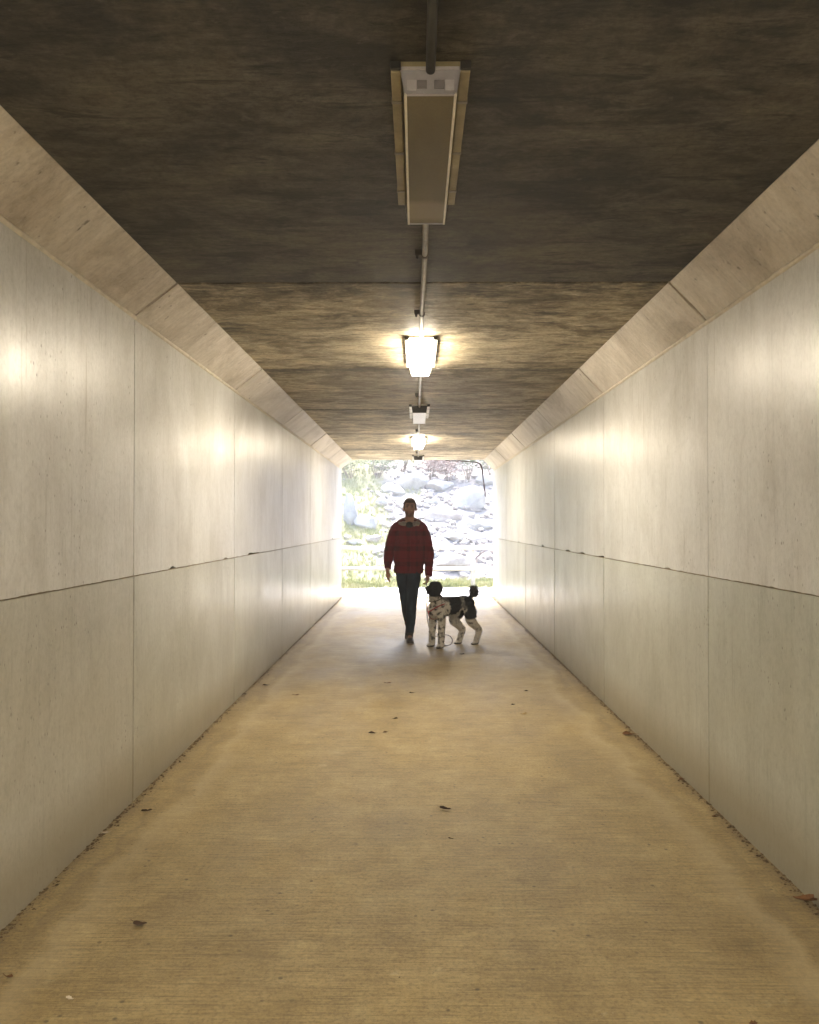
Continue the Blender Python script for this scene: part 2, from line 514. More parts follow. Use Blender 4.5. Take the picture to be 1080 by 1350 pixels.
LG = {seams[-6]: 0.0070, seams[-5]: 0.0065, seams[-4]: 0.005, seams[-3]: 0.004}
RG = {seams[-6]: 0.0022, seams[-5]: 0.0070, seams[-4]: 0.005, seams[-3]: 0.004}
WIDE = {seams[-6]: 0.010, seams[-5]: 0.006, seams[-4]: 0.017, seams[-3]: 0.010, seams[-2]: 0.010}
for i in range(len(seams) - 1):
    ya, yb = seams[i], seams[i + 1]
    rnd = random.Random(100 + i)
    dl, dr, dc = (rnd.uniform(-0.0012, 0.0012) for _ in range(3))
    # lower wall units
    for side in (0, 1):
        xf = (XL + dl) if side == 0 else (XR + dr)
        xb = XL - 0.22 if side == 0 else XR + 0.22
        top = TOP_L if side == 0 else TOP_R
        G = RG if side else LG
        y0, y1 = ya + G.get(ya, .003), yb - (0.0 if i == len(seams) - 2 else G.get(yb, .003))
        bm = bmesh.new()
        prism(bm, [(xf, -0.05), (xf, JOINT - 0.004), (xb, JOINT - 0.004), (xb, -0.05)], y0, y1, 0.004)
        in_tunnel(bm_obj('lower_wall_panel', bm, MAT_WALL)).color = (0.78 * rnd.uniform(.97, 1.02), 0.785, 0.715, 1)  # olive tint: algae and dirt, plus dimmer light low down painted in
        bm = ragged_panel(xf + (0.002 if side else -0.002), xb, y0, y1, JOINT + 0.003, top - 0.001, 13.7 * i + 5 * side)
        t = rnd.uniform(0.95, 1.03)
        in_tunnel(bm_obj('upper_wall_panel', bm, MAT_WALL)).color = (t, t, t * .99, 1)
    # haunches and roof slab
    gap = 0.008
    h0, h1 = ya + gap, yb - (0.0 if i == len(seams) - 2 else gap)
    bm = bmesh.new()
    dz = rnd.uniform(-0.003, 0.003)
    prism(bm, [(XL - 0.22, TOP_L + 0.010), (XL - 0.006, TOP_L + 0.010), (XL + 0.004, TOP_L + 0.016 + dz), (CX_L - 0.002, CEIL + dz), (CX_L - 0.002, CEIL + 0.2), (XL - 0.22, CEIL + 0.2)], h0, h1, 0.010, 2)
    in_tunnel(bm_obj('haunch', bm, MAT_HAUNCH))
    bm = bmesh.new()
    dz = rnd.uniform(-0.003, 0.003)
    prism(bm, [(XR + 0.22, TOP_R + 0.010), (XR + 0.006, TOP_R + 0.010), (XR - 0.004, TOP_R + 0.016 + dz), (CX_R + 0.002, CEIL + dz), (CX_R + 0.002, CEIL + 0.2), (XR + 0.22, CEIL + 0.2)], h0, h1, 0.010, 2)
    in_tunnel(bm_obj('haunch', bm, MAT_HAUNCH))
    g0, g1 = WIDE.get(ya, 0.003), WIDE.get(yb, 0.003)
    bm = bmesh.new()
    prism(bm, [(CX_L, CEIL + 0.002 + dc * 0.5), (CX_R, CEIL + 0.002 + dc * 0.5), (CX_R, CEIL + 0.2), (CX_L, CEIL + 0.2)], ya + g0, yb - (0.0 if i == len(seams) - 2 else g1), 0.005, 1)
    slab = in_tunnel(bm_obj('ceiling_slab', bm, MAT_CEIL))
    t = {4: 0.2, 5: 0.17, 6: 0.26, 7: 1.3, 8: 1.3, 9: 1.5, 10: 1.6, 11: 1.65}.get(i, 0.8)  # near slabs darkened, far ones lightened, partly imitating the light falloff
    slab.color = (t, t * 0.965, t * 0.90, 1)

# grout bead where wall and haunch meet
for side in (0, 1):
    verts, faces = [], []
    n = 700
    x = XL if side == 0 else XR
    s = 1 if side == 0 else -1
    top = TOP_L if side == 0 else TOP_R
    for k in range(n + 1):
        y = seams[0] + (MOUTH - seams[0]) * k / n
        w = 0.004 + 0.003 * noise.noise(Vector((y * 3.1, side * 7, 0))) + 0.002 * noise.noise(Vector((y * 11, side * 7, 3)))
        for dx, dz in ((-0.05, -0.006), (0.003 + w * .6, -0.004 - w * .5), (0.006 + w, 0.004), (0.003 + w * .6, 0.012 + w * .4), (-0.05, 0.013)):
            verts.append((x + s * dx, y, top + dz))
    for k in range(n):
        for q in range(4):
            a = k * 5 + q
            faces.append((a, a + 1, a + 6, a + 5) if side else (a, a + 5, a + 6, a + 1))
    in_tunnel(py_obj('grout_bead', verts, faces, MAT_GROUT, smooth=True))

# sealant set back in the long joint
bm = bmesh.new()
box(bm, XL - 0.06, XL - 0.007, seams[0], MOUTH - .004, JOINT - 0.0038, JOINT + 0.0028)
box(bm, XR + 0.007, XR + 0.06, seams[0], MOUTH - .004, JOINT - 0.0038, JOINT + 0.0028)
in_tunnel(bm_obj('joint_sealant', bm, simple('joint_sealant', (0.22, 0.18, 0.12), 0.8, 0.3, 0.4, 12, 0.3, coords='world')))

# outer shell that closes the joints
bm = bmesh.new()
y0, y1 = seams[0], MOUTH - 0.02
box(bm, XL - 0.36, XL - 0.223, y0, y1, -0.1, CEIL + 0.2)
box(bm, XR + 0.223, XR + 0.36, y0, y1, -0.1, CEIL + 0.2)
box(bm, XL - 0.36, XR + 0.36, y0, y1, CEIL + 0.203, CEIL + 0.5)
o = in_tunnel(bm_obj('outer_shell', bm, MAT_BACK))

# floor: one sheet with a shallow dish and worn edges
verts, faces = [], []
nx, ny = 48, 300
FY0, FY1 = seams[0], MOUTH
for j in range(ny + 1):
    for i in range(nx + 1):
        x = XL - 0.01 + (XR - XL + 0.02) * i / nx
        y = FY0 + (FY1 - FY0) * j / ny
        e = min(x - XL, XR - x)
        z = 0.004 * noise.noise(Vector((x * 0.8, y * 0.5, 0))) + 0.0015 * noise.noise(Vector((x * 3, y * 3, 5)))
        z -= 0.010 * (1 - sstep(0.0, 0.05, e))
        verts.append((x, y, z))
for j in range(ny):
    for i in range(nx):
        a = j * (nx + 1) + i
        faces.append((a, a + 1, a + nx + 2, a + nx + 1))
tag(py_obj('floor', verts, faces, MAT_FLOOR, smooth=True), kind='structure')

# ------------------------------------------------------------------ ceiling lights and conduit
FX = 0.040
LAMP_Y = [-1.05, 2.28, 5.64, 8.86, 12.12, 15.40]
LAMP_LEN = 1.0

def make_light(state):
    root = empty('ceiling_light')
    L = LAMP_LEN
    # tray against the slab
    bm = bmesh.new(); box(bm, -0.110, 0.110, 0.0, L, -0.016, -0.001, 0.002)
    bm_obj('mounting_tray', bm, MAT_RAIL if state == 'off' else MAT_TRIM, root)
    for s in (-1, 1):
        bm = bmesh.new()
        xs = sorted((s * 0.083, s * 0.112))
        box(bm, xs[0], xs[1], 0.004, L - 0.035, -0.030, -0.0165, 0.003)
        rail = bm_obj('side_rail', bm, MAT_RAIL if state == 'off' else MAT_TRIM, root)  # white tray and rails imitate the light they catch
        for y in (0.16, 0.50, 0.82):
            bm = bmesh.new()
            box(bm, xs[0] - 0.002, xs[1] + 0.002, y, y + 0.014, -0.033, -0.0155, 0.002)
            c = bm_obj('clip', bm, MAT_PIPE, rail)
    lens_mat = {'off': MAT_LENS_OFF, 'lit': MAT_LENS_LIT, 'near_fill': MAT_LENS_NEAR, 'white': MAT_LENS_DAYLIT}[state]
    bm = bmesh.new()
    prism(bm, [(-0.080, -0.0165), (-0.071, -0.088), (-0.066, -0.092), (0.066, -0.092), (0.071, -0.088), (0.080, -0.0165)], 0.012, L - 0.012, 0.0)
    lens = bm_obj('lens_cover', bm, lens_mat, root)
    if state in ('lit', 'near_fill'):
        lens.data.materials.append(MAT_LENS_SIDE if state == 'lit' else MAT_LENS_NEAR_SIDE)      # flanks emit less than the base, which softens glare on walls and ceiling
        for f in lens.data.polygons:
            if abs(f.normal.x) > 0.9 or abs(f.normal.y) > 0.9:
                f.material_index = 1
    # trim strips round the lens
    for s in (-1, 1):
        bm = bmesh.new()
        xs = sorted((s * 0.0665, s * 0.0745))
        box(bm, xs[0], xs[1], 0.0, L, -0.0955, -0.0885, 0.0015)
        bm_obj('trim_strip', bm, MAT_TRIM, lens)
    for y0, y1, face in ((0.0, 0.011, 0), (L - 0.011, L, 1)):
        bm = bmesh.new()
        prism(bm, [(-0.086, -0.0165), (-0.073, -0.094), (0.073, -0.094), (0.086, -0.0165)], y0, y1)
        cap = bm_obj('end_cap', bm, {'white': MAT_DARKCAP, 'lit': MAT_LENS_SIDE}.get(state, MAT_ENDCAP), root)
        if face == 0 and state in ('off', 'near_fill'):
            bm = bmesh.new(); box(bm, -0.066, -0.040, -0.004, -0.0005, -0.084, -0.055, 0.001)
            bm_obj('lamp_holder', bm, MAT_ENDPALE, cap)
            bm = bmesh.new(); box(bm, 0.040, 0.066, -0.004, -0.0005, -0.084, -0.055, 0.001)
            bm_obj('lamp_holder', bm, MAT_ENDPALE, cap)
            bm = bmesh.new(); box(bm, -0.038, -0.010, -0.003, -0.0005, -0.080, -0.055, 0.001)
            bm_obj('lamp_holder', bm, MAT_ENDBLOCK, cap)
            bm = bmesh.new(); box(bm, 0.010, 0.038, -0.003, -0.0005, -0.080, -0.055, 0.001)
            bm_obj('lamp_holder', bm, MAT_ENDBLOCK, cap)
            bm = bmesh.new(); box(bm, -0.080, 0.080, -0.005, -0.0005, -0.026, -0.018, 0.001)
            bm_obj('cap_lip', bm, MAT_ENDPALE, cap)
    # dark corner brackets at the near end
    for s in (-1, 1):
        bm = bmesh.new()
        xs = sorted((s * 0.0835, s * 0.113))
        box(bm, xs[0], xs[1], -0.008, 0.003, -0.026, -0.003, 0.002)
        bm_obj('corner_bracket', bm, MAT_DARKCAP, root)
    return root

LIGHT_LABELS = [
    'glowing fluorescent fixture overhead behind the nearest unlit olive one, out of the frame',
    'unlit fluorescent fixture with aged olive lens, nearest one on the dark ceiling',
    'largest glowing fluorescent fixture, between two unlit ones on the ceiling',
    'unlit fixture with lens and rails painted pale as if daylit and dark end, on ceiling between two glowing ones',
    'small glowing fluorescent fixture, farther of the two lit ones in the tunnel',
    'unlit fixture hanging from the ceiling right at the far tunnel mouth',
]
for y, st, lab in zip(LAMP_Y, ('near_fill', 'off', 'lit', 'white', 'lit', 'white'), LIGHT_LABELS):
    r = make_light(st)
    r.location = (FX - (0.006 if y > 5 else 0), y, CEIL)
    tag(r, lab, 'ceiling light', 'fluorescent fixtures along the tunnel ceiling')

def make_conduit(y0, y1, x0, x1, clamps, label):
    root = empty('conduit_pipe', (x0, y0, CEIL))
    z = -0.026
    bm = bmesh.new()
    pts = [(0, -0.02 if y0 > 3 else 0, z), (0, (y1 - y0) * .33, z), (x1 - x0, (y1 - y0) * .66, z), (x1 - x0, y1 - y0 + 0.012, z)]
    limb(bm, pts, [0.0135] * 4, seg=14, up=(0, 0, 1), sub=6)
    bm_obj('pipe', bm, MAT_PIPE if y0 > 1 else MAT_DARKPIPE, root, True)
    for c in clamps:
        t = (c - y0) / (y1 - y0)
        xx = (x1 - x0) * sstep(0.3, 0.7, t)
        bm = bmesh.new()
        limb(bm, [(xx, c - y0 - 0.012, z), (xx, c - y0 + 0.012, z)], [0.0175, 0.0175], seg=14, up=(0, 0, 1), sub=1, cap=False)
        box(bm, xx - 0.046, xx - 0.012, c - y0 - 0.010, c - y0 + 0.010, z - 0.002, z + 0.024, 0.002)
        limb(bm, [(xx - 0.034, c - y0, z + 0.012), (xx - 0.034, c - y0, z - 0.012)], [0.009, 0.007], seg=8, sub=1)
        bm_obj('pipe_clamp', bm, MAT_CLAMP, root)
    return tag(root, label, 'conduit', 'conduit runs between the ceiling lights')

make_conduit(LAMP_Y[0] + 1.0, LAMP_Y[1] - 0.012, FX, FX, (0.2,), 'dark conduit pipe entering the near end of the nearest unlit fixture overhead')
make_conduit(LAMP_Y[1] + 1.0, LAMP_Y[2] - 0.012, FX, FX - .006, (3.86, 4.95), 'longest visible conduit with two clamps, between the nearest unlit and the large glowing fixture')
make_conduit(LAMP_Y[2] + 1.0, LAMP_Y[3] - 0.012, FX - .006, FX - .006, (8.1,), 'short conduit from the large glowing fixture to the dark ended fixture')
make_conduit(LAMP_Y[3] + 1.0, LAMP_Y[4] - 0.012, FX - .006, FX - .006, (11.2,), 'short conduit from the dark ended fixture to the small glowing fixture')
make_conduit(LAMP_Y[4] + 1.0, LAMP_Y[5] - 0.012, FX - .006, FX - .006, (14.6,), 'farthest conduit between the small glowing fixture and the one at the mouth')

# strip of joint filler that has come loose round the mouth
bm = bmesh.new()
limb(bm, [(0.60, 16.57, 2.770), (0.80, 16.57, 2.762), (1.08, 16.57, 2.745), (1.26, 16.56, 2.715), (1.325, 16.55, 2.62), (1.345, 16.55, 2.45), (1.375, 16.55, 2.22), (1.395, 16.55, 2.04)],
     [(0.010, 0.006)] * 3 + [(0.016, 0.008)] * 2 + [(0.013, 0.007)] * 3, seg=8, up=(0, 1, 0.2), sub=4)
tag(bm_obj('joint_strip', bm, simple('brown_rubber', (0.055, 0.03, 0.028), 0.7, 0.3, 0.3, 15), None, True),
    'dark brown loose strip hanging round the upper right corner of the tunnel mouth', 'strip')

# ------------------------------------------------------------------ leaves on the floor
def floor_at(px, py):
    d = FPX * CAM_Z / (py - VPY)
    return Vector(((px - VPX) * d / FPX, d, 0.0))

def leaf_mesh(name, length, width, curl, twist, seed, lobes=False):
    rnd = random.Random(seed)
    verts, faces = [], []
    nu, nv = 9, 5
    for i in range(nu):
        u = i / (nu - 1)
        w = math.sin(math.pi * min(1, u * 0.92 + 0.04)) ** 0.8
        if lobes:
            w *= 0.72 + 0.42 * abs(math.sin(u * math.pi * 3.2))
        for j in range(nv):
            v = (j / (nv - 1) - 0.5) * 2
            a = v * curl * (1 + 0.3 * math.sin(u * 5 + seed))
            rr = width * 0.5 * w / max(curl, 0.2)
            y = rr * math.sin(a)
            z = rr * (1 - math.cos(a)) + 0.35 * length * (u - 0.5) ** 2 + 0.003 * rnd.random()
            x = (u - 0.5) * length
            t = twist * (u - 0.5)
            y, z = y * math.cos(t) - z * math.sin(t), y * math.sin(t) + z * math.cos(t)
            verts.append((x, y, z))
    zmin = min(v[2] for v in verts)
    verts = [(x, y, z - zmin + 0.0015) for x, y, z in verts]
    for i in range(nu - 1):
        for j in range(nv - 1):
            a = i * nv + j
            faces.append((a, a + 1, a + nv + 1, a + nv))
    # stalk
    b = len(verts)
    x0 = -0.5 * length
    zs = verts[nv // 2][2]
    verts += [(x0, -0.0015, zs), (x0, 0.0015, zs), (x0 - 0.3 * length, 0.006, zs + .004), (x0 - 0.3 * length, 0.003, zs + 0.005)]
    faces.append((b, b + 1, b + 2, b + 3))
    me = bpy.data.meshes.new(name)
    me.from_pydata(verts, [], faces)
    me.update()
    return me

LM_DARK = simple('dark_dry_leaf', (0.055, 0.028, 0.012), 0.75, 0.3, 0.5, 40)
LM_BROWN = simple('brown_dry_leaf', (0.14, 0.065, 0.025), 0.75, 0.3, 0.45, 40)
LM_TAN = simple('tan_dry_leaf', (0.30, 0.20, 0.07), 0.75, 0.3, 0.35, 40)
LM_PALE = simple('pale_scrap', (0.55, 0.48, 0.38), 0.75, 0.3, 0.2, 40)
LEAVES = [  # px, py, pixel width, material, curl, label
    (351, 904, 9, LM_DARK, 1.0, 'small dark leaf nearest the left wall on the far half of the floor'),
    (390, 917, 9, LM_BROWN, 1.0, 'small brown leaf just right of the dark one near the far left wall'),
    (511, 901, 9, LM_BROWN, 0.8, 'small brown leaf on the floor straight in front of the walking man'),
    (543, 914, 7, LM_DARK, 1.2, 'tiny dark heart shaped leaf in front of the man, right of a small brown one'),
    (521, 948, 8, LM_DARK, 1.3, 'thin dark sliver of leaf above the close pair in mid floor'),
    (491, 967, 10, LM_DARK, 1.4, 'curled dark leaf, larger and left of the close pair in mid floor'),
    (508, 966, 7, LM_BROWN, 1.4, 'flat brown sliver, smaller and right of the close pair in mid floor'),
    (693, 911, 6, LM_DARK, 1.0, 'tiny dark leaf, farthest of the three scattered right of the dog'),
    (676, 929, 6, LM_DARK, 1.1, 'tiny black leaf, leftmost of the three scattered right of the dog'),
    (690, 941, 9, LM_TAN, 0.6, 'yellowish tan leaf, nearest of the three scattered right of the dog'),
    (587, 1066, 16, LM_DARK, 1.5, 'curled forked dark leaf in the middle of the near floor'),
    (594, 1105, 7, LM_DARK, 1.4, 'small dark leaf standing on edge below the forked dark leaf'),
    (609, 863, 7, LM_DARK, 1.3, 'dark leaf lying in the shadow just in front of the dog'),
    (828, 968, 18, LM_BROWN, 1.0, 'long reddish brown leaf against the right wall, farthest of those at that wall'),
    (900, 1027, 10, LM_BROWN, 1.0, 'small brown leaf tucked under the right wall below the long reddish one'),
    (939, 1075, 8, LM_BROWN, 1.1, 'small pointed brown leaf beside the right wall, midway along the near part'),
    (996, 1127, 8, LM_DARK, 1.0, 'dark triangular leaf on the pale strip beside the right wall'),
    (1062, 1184, 34, LM_BROWN, 1.3, 'large curled red brown leaf in the corner of the right wall, nearest of all'),
    (194, 1070, 14, LM_DARK, 1.5, 'dark folded leaf on the floor near the left wall'),
    (134, 1099, 12, LM_PALE, 1.2, 'crumpled pale scrap of leaf right at the foot of the left wall'),
    (186, 1218, 19, LM_DARK, 0.4, 'flat dark oval leaf stuck to the near left floor'),
    (94, 1316, 12, LM_PALE, 0.9, 'pale leaf fragment on the floor at the bottom left'),
    (14, 1288, 12, LM_BROWN, 1.0, 'brown leaf at the far left bottom edge of the floor'),
    (316, 916, 7, LM_DARK, 1.0, 'tiny dark leaf touching the foot of the left wall, farthest along it'),
    (988, 1350 - 6, 12, LM_BROWN, 1.0, 'brown leaf fragment at the bottom right edge of the floor'),
]
for k, (px, py, w, mt, curl, lab) in enumerate(LEAVES):
    p = floor_at(px, py)
    p.x = max(XL + 0.03, min(XR - 0.03, p.x))
    size = w * p.y / FPX
    o = link('dry_leaf', leaf_mesh('dry_leaf', size, size * (0.55 if curl > 0.5 else 0.7), curl, random.uniform(-1, 1), k * 7 + 1, k % 3 == 0), mt, None, True)
    o.location = p + Vector((0, 0, 0.004))
    o.rotation_euler = (0, 0, random.uniform(-0.5, 0.5) + (math.pi if k % 2 else 0))
    tag(o, lab, 'leaf', 'dry leaves scattered on the tunnel floor')

# grit swept against the foot of the walls
verts, faces = [], []
def chip(p, s, rnd):
    b = len(verts)
    for dx, dy, dz in ((-1, -1, 0), (1, -.8, 0), (.9, 1, 0), (-.8, .9, 0), (-.3, -.4, .8), (.5, .2, .9)):
        verts.append((p[0] + dx * s * rnd.uniform(.5, 1.1), p[1] + dy * s * rnd.uniform(.5, 1.1), p[2] + dz * s * rnd.uniform(.4, .9)))
    for f in ((0, 1, 4), (1, 5, 4), (1, 2, 5), (2, 3, 5), (3, 4, 5), (3, 0, 4), (3, 2, 1, 0)):
        faces.append(tuple(b + i for i in f))
rnd = random.Random(5)
for k in range(6500):
    side = rnd.random() < 0.5
    y = rnd.uniform(1.2, 16.4)
    dens = noise.noise(Vector((y * 1.3, 9 if side else 0, 0))) * 0.5 + 0.5
    if rnd.random() > dens * 1.3:
        continue
    e = abs(rnd.gauss(0, 0.022)) + 0.004
    x = (XL + e) if side else (XR - e)
    chip((x, y, -0.006 + 0.006 * sstep(0, .04, e)), rnd.choice((.002, .003, .003, .004, .006, .009)), rnd)
for k in range(260):
    x, y = rnd.uniform(XL + .05, XR - .05), rnd.uniform(1.5, 16)
    chip((x, y, 0.002), rnd.choice((.0012, .002, .003)), rnd)
tag(py_obj('grit', verts, faces, simple('silt_and_grit', (0.12, 0.085, 0.05), 0.9, 0.2, 0.6, 60, coords='world')),
    'dark grit and leaf crumbs swept along the foot of both walls', 'grit', kind='stuff')

# ------------------------------------------------------------------ outside: ground, path, hillside
def hill_h(x, y):
    t = max(0.0, y - 20.9 - 0.5 * math.sin(x * 0.35 + 1))
    h = 0.50 * t - 0.25 * (1 - math.exp(-t * 1.2)) * min(1, t)
    if t > 12:
        h -= (t - 12) * 0.35
    if t > 0:
        h += 0.18 * noise.noise(Vector((x * 0.45, y * 0.45, 3))) * min(1, t)
        h += 0.06 * noise.noise(Vector((x * 1.6, y * 1.6, 8))) * min(1, t)
    return h + 0.012 * noise.noise(Vector((x, y, 1)))

def grassy(x, y):
    """1 where the slope is grass, 0 where it is broken rock"""
    d = y - 21.0
    g = noise.noise(Vector((x * 0.6, y * 0.5, 12))) * 0.6
    if y < 21.2:
        return 1.0
    g += -0.35 * x - 0.15
    if d < 1.2:
        g += 0.5 if x < 0.2 else -0.2
    return sstep(-0.15, 0.35, g)

def turf_material():
    m = M('hillside_turf', 0.9, 0.1)
    p = m.pos()
    a = m.n('ShaderNodeVertexColor', layer_name='Col').outputs['Color']
    n = m.noise(p, 9, 6, 0.65)
    c = m.mix(a, m.ramp(n, [(0.3, 0.65), (0.7, 1.15)]), 0.8, 'MULTIPLY')
    m.base(c)
    m.bump(m.noise(p, 20, 5), 0.6, 0.05)
    return m.m

verts, faces = [], []
gx, gy = 160, 130
HX0, HX1, HY0, HY1 = -22.0, 22.0, 18.0, 50.0
for j in range(gy + 1):
    y = HY0 + (HY1 - HY0) * (j / gy) ** 1.5
    for i in range(gx + 1):
        u = 2 * i / gx - 1
        x = 22.0 * (0.35 * u + 0.65 * u ** 3)
        verts.append((x, y, hill_h(x, y) + 0.0))
for j in range(gy):
    for i in range(gx):
        a = j * (gx + 1) + i
        faces.append((a, a + 1, a + gx + 2, a + gx + 1))
me = bpy.data.meshes.new('hillside')
me.from_pydata(verts, [], faces); me.update()
paint(me, lambda co, no: tuple(a * grassy(co.x, co.y) + b * (1 - grassy(co.x, co.y)) for a, b in zip((0.26, 0.255, 0.14), (0.225, 0.208, 0.195))))
tag(link('hillside', me, turf_material(), None, True), kind='structure')

# wide ground and the path that passes the mouth
bm = bmesh.new()
bmesh.ops.create_grid(bm, x_segments=2, y_segments=2, size=400, matrix=Matrix.Translation((0, 0, -0.12)))
tag(bm_obj('ground', bm, simple('far_ground', (0.16, 0.16, 0.08), 0.9, 0.1, 0.3, 0.6, coords='world')), kind='structure')

def path_edge(x):
    return 18.95 + 0.10 * math.sin(x * 0.7) - 0.42 * max(0.0, -x - 0.6) ** 1.25 * 0.9 - 0.02 * x
verts, faces = [], []
n = 120
for i in range(n + 1):
    x = -9 + 18 * i / n
    e = path_edge(max(x, -4.2))
    e = max(e, 16.95)
    verts += [(x, MOUTH + 0.004 if XL - .3 < x < XR + .3 else MOUTH - 0.5, 0.014), (x, e, 0.014 + 0.010 * noise.noise(Vector((x * 3, 0, 0)))), (x, e + 0.05, -0.05)]
for i in range(n):
    for q in range(2):
        a = i * 3 + q
        faces.append((a, a + 3, a + 4, a + 1))
tag(py_obj('path', verts, faces, simple('path_concrete', (0.50, 0.49, 0.48), 0.8, 0.3, 0.15, 3.0, 0.3, coords='world')), kind='structure')

# ray from the photograph's pixel to the hillside, to measure where a boulder stands
def on_hill(px, py):
    dx, dz = (px - VPX) / FPX, (VPY - py) / FPX
    d = 19.2
    while d < 48:
        if CAM_Z + dz * d <= hill_h(dx * d, d):
            break
        d += 0.02
    return Vector((dx * d, d, hill_h(dx * d, d)))

def boulder_mesh(seed, dims):
    rnd = random.Random(seed)
    bm = bmesh.new()
    bmesh.ops.create_icosphere(bm, subdivisions=4, radius=1.0)
    planes = [(Vector((rnd.gauss(0, 1), rnd.gauss(0, 1), rnd.gauss(0, 1))).normalized(), rnd.uniform(0.55, 0.86)) for _ in range(13)]
    for v in bm.verts:
        c = v.co.copy()
        for nrm, d in planes:
            k = c.dot(nrm)
            if k > d:
                c -= nrm * (k - d) * 0.92
        c *= 1 + 0.07 * fbm(c + Vector((seed, 0, 0)), 2.2) + 0.025 * fbm(c + Vector((0, seed, 0)), 7)
        v.co = Vector((c.x * dims[0], c.y * dims[1], c.z * dims[2]))
    me = bpy.data.meshes.new('boulder')
    bm.to_mesh(me); bm.free()
    return me

def rock_material(name, lo, mid, hi):
    m = M(name, 0.85, 0.2)
    p = m.pos()
    n = m.noise(p, 2.6, 7, 0.65, 0.4)
    c = m.ramp(n, [(0.30, lo), (0.5, mid), (0.70, hi)])
    s = m.noise(m.scaled(p, (1, 1, 3)), 9, 4, 0.6)
    c = m.mix(c, (0.16, 0.14, 0.13), m.ramp(s, [(0.62, 0.0), (0.74, 0.55)]))
    m.base(c)
    m.bump(m.math('ADD', n, m.math('MULTIPLY', m.noise(p, 25, 4), 0.4)), 0.6, 0.06)
    return m.m
ROCK_GREY = rock_material('pale_granite', (0.23, 0.222, 0.208), (0.305, 0.295, 0.278), (0.38, 0.37, 0.352))
ROCK_BLUE = rock_material('bluish_granite', (0.205, 0.203, 0.20), (0.275, 0.272, 0.268), (0.35, 0.346, 0.342))
ROCK_PINK = rock_material('pinkish_granite', (0.23, 0.202, 0.182), (0.30, 0.267, 0.243), (0.375, 0.342, 0.312))

BOULDERS = [  # centre px, py, width, height in the photograph, material, label
    (545, 635, 32, 26, ROCK_GREY, 'largest white boulder high on the slope under the shrubs, above the man'),
    (519, 645, 28, 17, ROCK_GREY, 'pale wedge shaped boulder left of the largest white one high on the slope'),
    (580, 642, 36, 15, ROCK_BLUE, 'long low grey boulder right of the largest white one high on the slope'),
    (461, 675, 19, 38, ROCK_BLUE, 'tall upright bluish boulder at the left edge of the tunnel mouth'),
    (482, 690, 30, 18, ROCK_GREY, 'squat grey boulder at the foot of the tall upright bluish one'),
    (621, 660, 44, 30, ROCK_BLUE, 'massive bluish boulder at the right of the slope below the hanging strip'),
    (586, 679, 44, 20, ROCK_PINK, 'flat pinkish boulder with a dark crease under it, right of the man head'),
    (631, 692, 32, 15, ROCK_GREY, 'grey slab like boulder under the massive bluish one'),
    (598, 742, 52, 24, ROCK_PINK, 'broad rounded boulder behind the fence to the right of the man'),
    (628, 712, 26, 13, ROCK_PINK, 'small pinkish boulder above the fence top rail at right'),
    (600, 708, 26, 12, ROCK_GREY, 'small low boulder on the slope above the broad rounded one'),
    (503, 662, 16, 11, ROCK_GREY, 'small angular stone on the grass left of the man head'),
    (640, 634, 22, 14, ROCK_GREY, 'grey boulder at the top right of the slope beside the hanging strip'),
    (574, 738, 13, 17, ROCK_BLUE, 'narrow upright stone behind the fence, next to the broad rounded boulder'),
    (570, 662, 18, 9, ROCK_GREY, 'small flat stone beneath the largest white boulder'),
    (493, 711, 22, 11, ROCK_PINK, 'small pinkish boulder left of the man shoulder above the fence'),
    (467, 716, 22, 10, ROCK_GREY, 'low grey boulder above the fence at the far left'),
]
for k, (px, py, w, h, mt, lab) in enumerate(BOULDERS):
    p = on_hill(px, py + h * 0.42)
    s = p.y / FPX
    o = link('boulder', boulder_mesh(31 + 7 * k, (w * s * 0.62, w * s * 0.48, h * s * 0.66)), mt, None, True)
    o.location = p + Vector((0, w * s * 0.25, h * s * 0.40))
    o.rotation_euler = (random.uniform(-.1, .1), random.uniform(-.15, .15), random.uniform(-.35, .35))
    tag(o, lab, 'boulder', 'boulders on the slope outside the tunnel')

# broken rock between the boulders
protos = []
for k in range(5):
    bm = bmesh.new()
    bmesh.ops.create_icosphere(bm, subdivisions=1, radius=1.0)
    r2 = random.Random(k)
    for v in bm.verts:
        v.co *= r2.uniform(0.65, 1.1)
    bm.verts.ensure_lookup_table()
    protos.append(([v.co.copy() for v in bm.verts], [[v.index for v in f.verts] for f in bm.faces]))
    bm.free()
verts, faces = [], []
rnd = random.Random(77)
cnt = 0
while cnt < 1700:
    x, y = rnd.uniform(-7, 7), rnd.uniform(20.6, 31)
    g = grassy(x, y)
    if rnd.random() < g * 0.93:
        continue
    cnt += 1
    s = rnd.choice((0.04, 0.05, 0.06, 0.07, 0.09, 0.11, 0.15))
    rot = Matrix.Rotation(rnd.uniform(0, 6.28), 3, 'Z') @ Matrix.Rotation(rnd.uniform(-.5, .5), 3, 'X')
    pv, pf = protos[cnt % 5]
    b = len(verts)
    c = Vector((x, y, hill_h(x, y) + s * 0.2))
    sc = (s * rnd.uniform(.8, 1.5), s, s * rnd.uniform(.5, .9))
    for v in pv:
        verts.append(c + rot @ Vector((v.x * sc[0], v.y * sc[1], v.z * sc[2])))
    for f in pf:
        faces.append([b + i for i in f])
tag(py_obj('broken_rock', verts, faces, ROCK_PINK), 'loose pale broken rock covering the slope between the boulders', 'rubble', kind='stuff')

